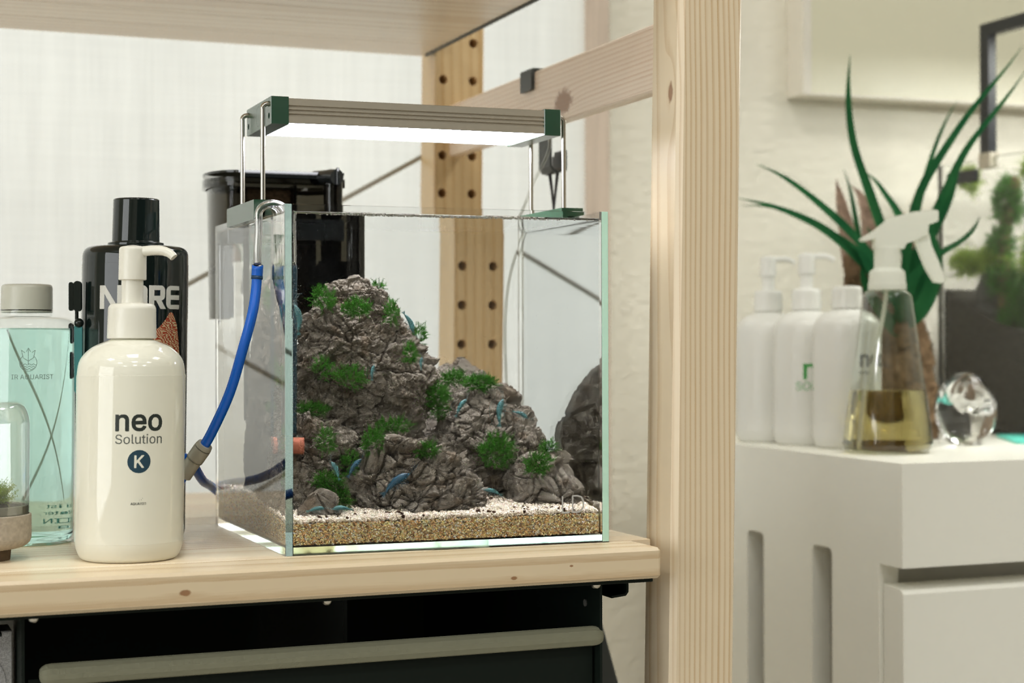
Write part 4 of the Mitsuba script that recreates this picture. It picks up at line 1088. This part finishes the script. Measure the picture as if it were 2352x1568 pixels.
CC = np.array([-.1626, .0481, 0.0])
tag('cloche_terrarium', 'small glass dome terrarium with moss on a concrete base in the left foreground', 'terrarium')
add('cloche_terrarium__base', lathe(rounded([(0, .0060), (.0190, .0060), (.0276, .0090), (.0276, .0255), (.0262, .0258), (.0262, .0240), (0, .0240)], [0, .004, .009, .0006, .0003, .0003, 0], 9), 96, CC), 'concrete', smooth=40)
add('cloche_terrarium__foot', lathe(rounded([(0, 0), (.0160, 0), (.0166, .0062), (0, .0062)], [0, .0004, .0004, 0], 3), 64, CC), 'foot_wood', smooth=35)
add('cloche_terrarium__dome', lathe(rounded([(.0266, .0262), (.0270, .0790), (.0235, .0885), (0, .0893)], [0, .009, .010, 0], 9), 96, CC), 'tube_glass', smooth=60)
add('cloche_terrarium__tray', lathe(rounded([(0, .0242), (.0258, .0242), (.0258, .0305), (.0240, .0308), (.0235, .0290), (0, .0290)], [0, .0003, .0006, .0006, .001, 0], 3), 64, CC), 'grey_ring', smooth=35)
add('cloche_terrarium__soil', lathe([(0, .0288), (.0232, .0288), (.022, .0300), (.012, .0325), (0, .033)], 48, CC), 'soil', smooth=40)
v, f = moss((CC[0] + .004, CC[1] - .006, .0345), .013, .0055, 420, 77, .0085, .9, .012, .0012, None)
add('cloche_terrarium__moss', (v, f), 'moss_yellow', smooth=False, label='fresh green moss')
hair = [tube(spline([(CC[0] + x, CC[1] - .006, .035), (CC[0] + x + dx * .5, CC[1] - .008, .035 + hh * .6), (CC[0] + x + dx, CC[1] - .010, .035 + hh)], 12), .00011, 5) for x, dx, hh in ((.008, .006, .012), (.004, .004, .016), (.010, .0065, .009), (0, -.004, .015), (-.004, -.006, .012))]
add('cloche_terrarium__stalks', cat_mesh(*hair), 'moss_yellow', smooth=True)



# ------------------------------------------------------------------ the white cabinet and what stands on it
ZC = .0287
cx0, cy0 = .5224, .1780
da = np.array([.0526, .9986])           # along the left side, into the room
db = np.array([.9987, .0500])           # along the front


def cab(u, v):
    """u along the front, v into the depth"""
    return (cx0 + u * db[0] + v * da[0], cy0 + u * db[1] + v * da[1])


def cab_prism(poly, z0, z1):
    v, f = extrude(poly, z1 - z0)
    return np.stack([cx0 + v[:, 0] * db[0] + v[:, 1] * da[0], cy0 + v[:, 0] * db[1] + v[:, 1] * da[1], z0 + v[:, 2]], -1), f


def cab_box(u0, u1, v0, v1, z0, z1, b=0.0):
    v, f = box(u0, u1, v0, v1, z0, z1, b)
    return np.stack([cx0 + v[:, 0] * db[0] + v[:, 1] * da[0], cy0 + v[:, 0] * db[1] + v[:, 1] * da[1], v[:, 2]], -1), f


tag('cabinet', 'white cabinet with vertical slots in its side, right of the pine rack', 'cabinet')
add('cabinet__top', cab_box(.018, .95, 0, .465, ZC - .0800, ZC), 'cabinet_white', smooth=False)
pf = Polygon([(0, -.0513), (0, ZC), (.465, ZC), (.465, -.83), (.036, -.83), (.036, -.0513)])
for v0, v1 in ((.1140, .1490), (.2425, .2765), (.371, .405)):
    pf = pf.difference(sbox(v0, -.45, v1, -.0475).buffer(-.006).buffer(.006))
v, f = extrude(pf, .018)
side = np.stack([v[:, 2], v[:, 0], v[:, 1]], -1), f
v, f = vf(side)
add('cabinet__side_panel', (np.stack([cx0 + v[:, 0] * db[0] + v[:, 1] * da[0], cy0 + v[:, 0] * db[1] + v[:, 1] * da[1], v[:, 2]], -1), f), 'cabinet_white', smooth=False)
add('cabinet__carcass', cat_mesh(cab_box(.018, .95, .050, .060, -.83, ZC - .08), cab_box(.018, .95, .455, .465, -.83, ZC - .08), cab_box(.93, .95, .06, .455, -.83, ZC - .08), cab_box(.070, .078, .06, .455, -.83, ZC - .08)), 'cabinet_inside', smooth=False)
dp = Polygon([(0, -.83), (.030, -.83), (.030, -.0672), (.0035, -.0686), (0, -.0718)])
v, f = extrude(dp, .93)
dv = np.stack([.003 + v[:, 2], .004 + v[:, 0], v[:, 1]], -1)
add('cabinet__door', (np.stack([cx0 + dv[:, 0] * db[0] + dv[:, 1] * da[0], cy0 + dv[:, 0] * db[1] + dv[:, 1] * da[1], dv[:, 2]], -1), f), 'cabinet_white', smooth=False, label='front door with a bevelled grip along its top edge')

rb = .0300
c3, c2, c1 = np.array([.6013, .3877, ZC]), np.array([.5962, .4500, ZC]), np.array([.5895, .5105, ZC])
spaz = math.atan2(-.35, .936)
o = pump_bottle('white_bottle', c3, 'white screw-cap bottle with dark lettering beside the spray bottle on the cabinet', 'white_cool', 'white_cool', spaz, False, .004)
a3 = facing(c3)
for m_ in (wrap(text('neo', .0135, True, center=False), .0302, a3 + .0100 / rb, c3, .0725, .004), wrap(text('energy', .0036, center=False), .0302, a3 + .0103 / rb, c3, .0655, .004)):
    add(o + '__lettering', m_, 'black_print', smooth=False, label='dark printed words')
o = pump_bottle('white_bottle', c2, 'white pump bottle with green lettering, second from the pine post on the cabinet', 'white_cool', 'white_cool', spaz, True, .004)
a2 = facing(c2)
for m_ in (wrap(text('neo', .0175, True, center=False), .0302, a2 - .0045 / rb, c2, .0610, .004), wrap(text('SOLUTION', .0074, center=False), .0302, a2 - .0100 / rb, c2, .0505, .004)):
    add(o + '__lettering', m_, 'green_print', smooth=False, label='green printed words')
o = pump_bottle('white_bottle', c1, 'white pump bottle nearest the pine post on the cabinet', 'white_cool', 'white_cool', spaz, True, .004)

# spray bottle
CSP = np.array([.5935, .3105, ZC])
tag('spray_bottle', 'clear conical spray bottle half full of amber liquid on the cabinet corner', 'spray bottle')
add('spray_bottle__body', lathe(rounded([(0, .0002), (.0340, .0002), (.0388, .0050), (.0370, .0200), (.0205, .1340), (.0140, .1385), (.0135, .1420)], [0, .003, .005, .006, .004, .002, 0], 7), 96, CSP, .004), 'frost_clear', smooth=40)
lq = lambda z: .0370 - (z - .02) * (.0370 - .0205) / .114 - .0012
add('spray_bottle__liquid', lathe(rounded([(0, .0022), (.0325, .0022), (.0372, .0060), (lq(.02), .0200), (lq(.053), .0530), (0, .0530)], [0, .003, .004, .004, .0006, 0], 6), 96, CSP, .004), 'clear_liquid', smooth=40, interior=absorb(4., 7., 19.), label='amber liquid')
add('spray_bottle__dip_tube', tube(spline([CSP + [.0, 0, .138], CSP + [-.004, .001, .110], CSP + [-.012, .003, .07], CSP + [-.018, .004, .03], CSP + [-.020, .004, .006]], 30), .0019, 10), 'spray_plastic', smooth=True)
add('spray_bottle__collar', lathe(rounded([(0, .1375), (.0160, .1375), (.0160, .1430), (.0155, .1432), (.0148, .1530), (.0128, .1545), (.0110, .1560), (.0110, .1740), (0, .1740)], [0, .0005, .0005, .0004, .001, .001, .001, .001, 0], 4), 64, CSP, .004), 'spray_plastic', smooth=35)
ex_, ez_ = np.array([.936, -.352, 0]), np.array([0, 0, 1.0])
hd = Polygon([(-.0235, .1800), (-.0100, .1880), (.0030, .1985), (.0200, .2030), (.0385, .2050), (.0425, .2040), (.0425, .1955), (.0385, .1935), (.0345, .1930), (.0335, .1840), (.0230, .1790), (.0155, .1765), (.0135, .1720), (-.0105, .1720), (-.0105, .1810), (-.0190, .1785)]).buffer(-.0012).buffer(.0012)
add('spray_bottle__head', plate(hd, CSP + np.cross(ex_, ez_) * -.0075, ex_, ez_, .015), 'spray_plastic', smooth=30)
tg = Polygon([(.0290, .1850), (.0350, .1860), (.0375, .1750), (.0440, .1600), (.0490, .1450), (.0460, .1430), (.0400, .1440), (.0330, .1560), (.0265, .1720), (.0240, .1800)]).buffer(-.001).buffer(.001)
add('spray_bottle__trigger', plate(tg, CSP + np.cross(ex_, ez_) * -.0045, ex_, ez_, .009), 'spray_plastic', smooth=30)

# glass ornament
CO = np.array([.7250, .3860, ZC])
rg = np.random.default_rng(5)
gm = trimesh.creation.icosphere(subdivisions=5, radius=1.0)
gv_ = np.array(gm.vertices)
nrm = gv_.copy()
gv_ = gv_ * [.0285, .0270, .0335]
for d_, off_ in (((.55, -.55, .62), .0255), ((-.75, -.35, .55), .0262), ((.95, -.2, -.1), .0262), ((-.2, -.9, .1), .0245), ((.1, .5, .85), .0290), ((-.9, .1, -.35), .0265), ((0, 0, -1), .0300)):
    d_ = np.array(d_) / np.linalg.norm(d_)
    h_ = gv_ @ d_ - off_
    gv_ = gv_ - np.outer(np.where(h_ > 0, h_ * .85, 0), d_)
gm = trimesh.Trimesh(gv_, gm.faces, process=False)
trimesh.smoothing.filter_taubin(gm, iterations=10)
gv_ = np.array(gm.vertices); gv_[:, 2] -= gv_[:, 2].min()
gv_[:, 2] *= .0660 / gv_[:, 2].max()
ho = m3.Manifold(m3.Mesh(np.array(gv_, np.float32), np.array(gm.faces, np.uint32)))
inner = m3.Manifold.sphere(.0175, 40).scale([1, 1, 1.05]).translate([.006, -.004, .0440])
tag('glass_ornament', 'faceted clear glass ornament on the cabinet right of the spray bottle', 'ornament')
add('glass_ornament__shell', (vf(ho - inner)[0] + CO, vf(ho - inner)[1]), 'clear_glass', smooth=25)
# teal mat
add('teal_mat', move(extrude(Polygon([(.772, .375), (.900, .385), (.900, .500), (.838, .497)]).buffer(-.004).buffer(.004), .0025), (0, 0, ZC)), 'mat_teal', smooth=30, label='turquoise mat lying on the cabinet top at the right edge', cat='mat')

# tall planted tank at the right edge
tx0, tx1, ty0, ty1, tz1 = .862, 1.30, .405, .632, .3115
tag('planted_tank', 'tall planted glass tank with moss and driftwood at the right edge', 'aquarium')
for nm, bx in (('left_pane', (tx0, tx0 + .005, ty0, ty1, ZC, tz1)), ('front_pane', (tx0 + .0052, tx1, ty0, ty0 + .005, ZC, tz1)), ('back_pane', (tx0 + .0052, tx1, ty1 - .005, ty1, ZC, tz1))):
    add('planted_tank__' + nm, box(*bx, .0004), 'tank_glass', smooth=False, interior=ga)
sl = Polygon([(ty0 + .006, ZC + .004), (ty1 - .006, ZC + .004), (ty1 - .006, ZC + .150), (.59, ZC + .135), (.54, ZC + .115), (.50, ZC + .105), (.45, ZC + .090), (ty0 + .006, ZC + .050)])
v, f = extrude(sl, .42)
v, f = np.stack([tx0 + .0062 + v[:, 2], v[:, 0], v[:, 1]], -1), f
add('planted_tank__soil', (v, f), 'soil', smooth=False, label='dark soil bank')
far = ((tx0 + .007, tx1 - .01), (ty0 + .007, ty1 - .007))
add('slate_stone', rock(.574, [(.205, .886, .900), (.200, .882, .908), (.185, .878, .915), (.15, .874, .922), (.10, .872, .930), (.06, .872, .932)], .042, .045, 31, 120, 90, .03, .4, .4, lim=far, base=.05), 'slate', smooth=True, label='dark upright slate stone inside the planted tank', cat='stone')
dw = spline([(.893, .552, .13), (.890, .550, .17), (.886, .549, .21), (.889, .546, .25), (.897, .540, .292)], 40)
v, f = tube(dw, .0080 + .0012 * np.sin(np.arange(40) * .9) - .003 * np.linspace(0, 1, 40), 14)
v = v + .004 * (meshkit.noise(v * 160)[:, None] - .5)
add('driftwood', (v, f), 'bark', smooth=True, label='upright mossy driftwood branch inside the planted tank', cat='driftwood')
FM = [((.890, .545, .266), .015, .030, 'moss_green', 640, 'bright green moss wrapped high round the driftwood branch in the planted tank'),
      ((.884, .549, .225), .012, .016, 'moss_green', 280, 'dark hanging moss below the bright moss on the driftwood branch'),
      ((.886, .548, .188), .016, .020, 'moss_green', 420, 'yellow-green moss round the lower driftwood branch in the planted tank'),
      ((.906, .520, .196), .018, .022, 'moss_yellow', 380, 'light green stem plants at the right edge of the planted tank'),
      ((.880, .600, .205), .012, .012, 'moss_yellow', 520, 'pale green moss against the back of the planted tank above the slate'),
      ((.890, .515, .165), .020, .026, 'moss_green', 700, 'dark leafy plants above the soil in the planted tank'),
      ((.890, .612, .294), .008, .014, 'moss_yellow', 260, 'yellow-green moss in the far top corner of the planted tank'),
      ((.888, .500, .296), .012, .008, 'moss_yellow', 260, 'light green moss at the waterline near the driftwood top in the planted tank'),
      ((.884, .560, .205), .012, .016, 'moss_yellow', 520, 'pale fuzzy stem plants left of the driftwood foot in the planted tank'),
      ((.888, .490, .215), .014, .026, 'moss_yellow', 520, 'tall light green stem plants at the right of the driftwood in the planted tank'),
      ((.884, .530, .140), .012, .018, 'moss_green', 420, 'dark low plants on the soil in front of the driftwood in the planted tank'),
      ((.884, .470, .150), .012, .030, 'moss_green', 520, 'dark leafy plants at the lower right edge of the planted tank')]
for k, (c, rx, rz, mat, n, lab) in enumerate(FM):
    add('aquatic_plant', moss(c, rx, rz, n, 300 + k, .012, .4, .030 if k == 4 else (.022 if k >= 8 else rx * .8), .0026, far), mat, smooth=False, label=lab, cat='plant')
add('rim_clip', box(.8560, .8610, .5560, .6080, .2880, .3010, .0015), 'stand_black', smooth=False, label='black clip on the left rim of the planted tank', cat='clip')
tag('lamp_stand', 'black square-tube lamp stand rising over the planted tank', 'lamp stand')
add('lamp_stand__post', box(.856, .866, .5330, .5480, .3000, .4470, .0006), 'stand_black', smooth=False)
add('lamp_stand__arm', box(.856, .866, .300, .5480, .4345, .4475, .0006), 'stand_black', smooth=False)
add('lamp_stand__head', box(.868, 1.29, .290, .462, .4385, .4475, .0006), 'stand_black', smooth=False)
q = np.array([[.873, .295, .438], [1.285, .295, .438], [1.285, .457, .438], [.873, .457, .438]])
add('lamp_stand__diffuser', (q, np.array([[0, 2, 1], [0, 3, 2]])), PANE, smooth=False, emitter={'type': 'area', 'radiance': rgb(*L_TANK_LAMP)})
add('lamp_stand__bracket', cat_mesh(box(.8555, .8680, .5310, .5500, .3000, .3160, .0006)), 'aluminium', smooth=False)

# plant with long narrow leaves on a bark stump
LEAVES = [
  ([(.6979, .4717, .1788), (.6757, .4628, .1988), (.65, .4553, .2205), (.6151, .4512, .2465), (.577, .4484, .2705), (.5414, .4446, .2841)], .0062),
  ([(.6999, .471, .1705), (.6734, .463, .1865), (.6454, .4557, .207), (.6103, .451, .2287), (.5719, .4476, .2424), (.5471, .4391, .2471), (.5171, .4325, .2517)], .0066),
  ([(.705, .4903, .1838), (.6759, .4745, .2035), (.6282, .4657, .2268), (.5777, .4579, .2437), (.5284, .4497, .2462)], .004),
  ([(.7168, .4859, .1837), (.7015, .4808, .2167), (.6879, .4751, .2419), (.6714, .4705, .2754), (.658, .4648, .3007), (.6466, .4581, .3529), (.6433, .4486, .3904)], .0058),
  ([(.7286, .4814, .1921), (.725, .4869, .2259), (.7233, .4917, .2438), (.7129, .4998, .2657), (.704, .5074, .2818), (.6962, .5145, .2894)], .0050),
  ([(.7001, .5135, .1931), (.6968, .52, .2188), (.6951, .5258, .2456), (.6922, .5321, .2763), (.6893, .5385, .2948)], .0035),
  ([(.7115, .4665, .1829), (.709, .4551, .2154), (.7073, .4434, .2417), (.7104, .4299, .2693), (.7183, .4146, .294), (.7357, .3957, .3308), (.748, .3788, .3547), (.7685, .3587, .3908)], .0046),
  ([(.7362, .4892, .2009), (.7444, .4901, .2561), (.7527, .4912, .2814), (.7589, .493, .2966), (.7712, .4926, .3268), (.7895, .4898, .3596)], .0032),
  ([(.7229, .4729, .1833), (.7255, .4581, .2159), (.7309, .4422, .2434), (.7331, .4275, .2632), (.74, .411, .2944), (.7471, .3945, .3158), (.7574, .3768, .3385), (.7725, .3572, .3711)], .0046),
  ([(.7325, .48, .1837), (.7454, .4696, .2252), (.7542, .4608, .2491), (.7599, .4532, .2728), (.7621, .447, .2939)], .0058),
  ([(.7173, .4644, .1746), (.7215, .4414, .1944), (.726, .4182, .206), (.7294, .3955, .2152), (.7317, .3732, .2357)], .007),
  ([(.7001, .4602, .1578), (.6793, .4573, .1781), (.6605, .4536, .1982), (.6457, .4484, .2139)], .0085),
  ([(.7134, .4659, .1581), (.6979, .4716, .183), (.6863, .4758, .2162), (.6786, .4787, .2328)], .008),
  ([(.7325, .4801, .1585), (.7441, .4827, .1839), (.7479, .4883, .218), (.7399, .4983, .2566)], .0075),
  ([(.7251, .4616, .1497), (.7329, .4514, .1743), (.733, .4441, .1988), (.7234, .4405, .2312)], .008),
  ([(.7018, .4704, .1332), (.6808, .4675, .1579), (.6659, .4624, .1782), (.6586, .4543, .1982)], .008)]
ROOT = np.array([.7110, .4830, .150])


def leaf_mesh(pts, w, n=26, thick=.0004):
    p = spline(pts, n)
    t = np.gradient(p, axis=0); t /= np.linalg.norm(t, axis=1, keepdims=True)
    sd = np.cross(t, [-.30, -.75, .60])                 # broad side turned to the room and up
    sd /= np.linalg.norm(sd, axis=1, keepdims=True) + 1e-9
    up = np.cross(sd, t)
    s = np.linspace(0, 1, n)
    wd = w * np.interp(s, [0, .15, .45, .8, 1], [.8, 1, .9, .5, .03])
    A = p + sd * wd[:, None] - up * wd[:, None] * -.35
    B = p - sd * wd[:, None] - up * wd[:, None] * -.35
    V = np.vstack([A, p, B])
    F = []
    for k in range(n - 1):
        F += [[k, n + k, n + k + 1], [k, n + k + 1, k + 1], [n + k, 2 * n + k, 2 * n + k + 1], [n + k, 2 * n + k + 1, n + k + 1]]
    return V, np.array(F)


tag('leafy_plant', 'plant with long narrow arching green leaves behind the spray bottle', 'plant')
for pts, w in LEAVES:
    pts = [tuple(.6 * np.array(pts[0]) + .4 * ROOT - [0, 0, .01])] + pts if len(pts) < 6 else pts
    add('leafy_plant__leaf', leaf_mesh(pts, w), 'leaf', smooth=True)
for pts, w in (([(.692, .505, .160), (.6829, .5093, .1927), (.677, .5114, .2264), (.6738, .5125, .2441), (.6676, .5147, .2809)], .0110), ([(.705, .503, .160), (.7026, .5019, .1926), (.6987, .5032, .2264), (.6948, .5046, .2475), (.6889, .5067, .2643), (.6802, .51, .2753)], .0125), ([(.730, .490, .165), (.7421, .487, .2009), (.7382, .4884, .2262), (.7342, .4898, .241), (.7224, .4942, .2495)], .0060)):
    v, f = leaf_mesh(pts, w)
    v = v + .003 * (meshkit.noise(v * 220)[:, None] - .5)
    add('leafy_plant__dry_sheath', (v, f), 'dry_sheath', smooth=True, label='dry brown leaf sheath')
sp = rock(.500, [(.212, .672, .690), (.205, .669, .700), (.190, .668, .714), (.16, .672, .745), (.12, .678, .762), (.08, .682, .765), (.030, .684, .766)], .028, .030, 33, 160, 130, .02, .5, 2.2, lim=((.6, .80), (.44, .56)), base=ZC + .0005)
add('bark_stump', sp, 'bark', smooth=True, label='rough brown bark stump carrying the long-leaved plant', cat='stump')

# framed white panel on the wall
tag('wall_sign', 'glossy cream panel in a white frame on the wall at the upper right', 'wall panel')
px0, px1, pz0, pz1, py0, py1 = .7174, 1.78, .3855, 1.12, WY - .036, WY - .0008
fr = m3.Manifold.cube([px1 - px0, py1 - py0, pz1 - pz0]).translate([px0, py0, pz0]) - m3.Manifold.cube([px1 - px0 - .020, .006, pz1 - pz0 - .004]).translate([px0 + .010, py0 - .001, pz0 + .002])
add('wall_sign__frame', fr, 'sign_frame', smooth=False)
add('wall_sign__face', box(px0 + .0102, px1 - .0102, py0 + .0012, py0 + .0048, pz0 + .0022, pz1 - .0022), 'sign_gloss', smooth=False, label='glossy cream face reflecting the windows')
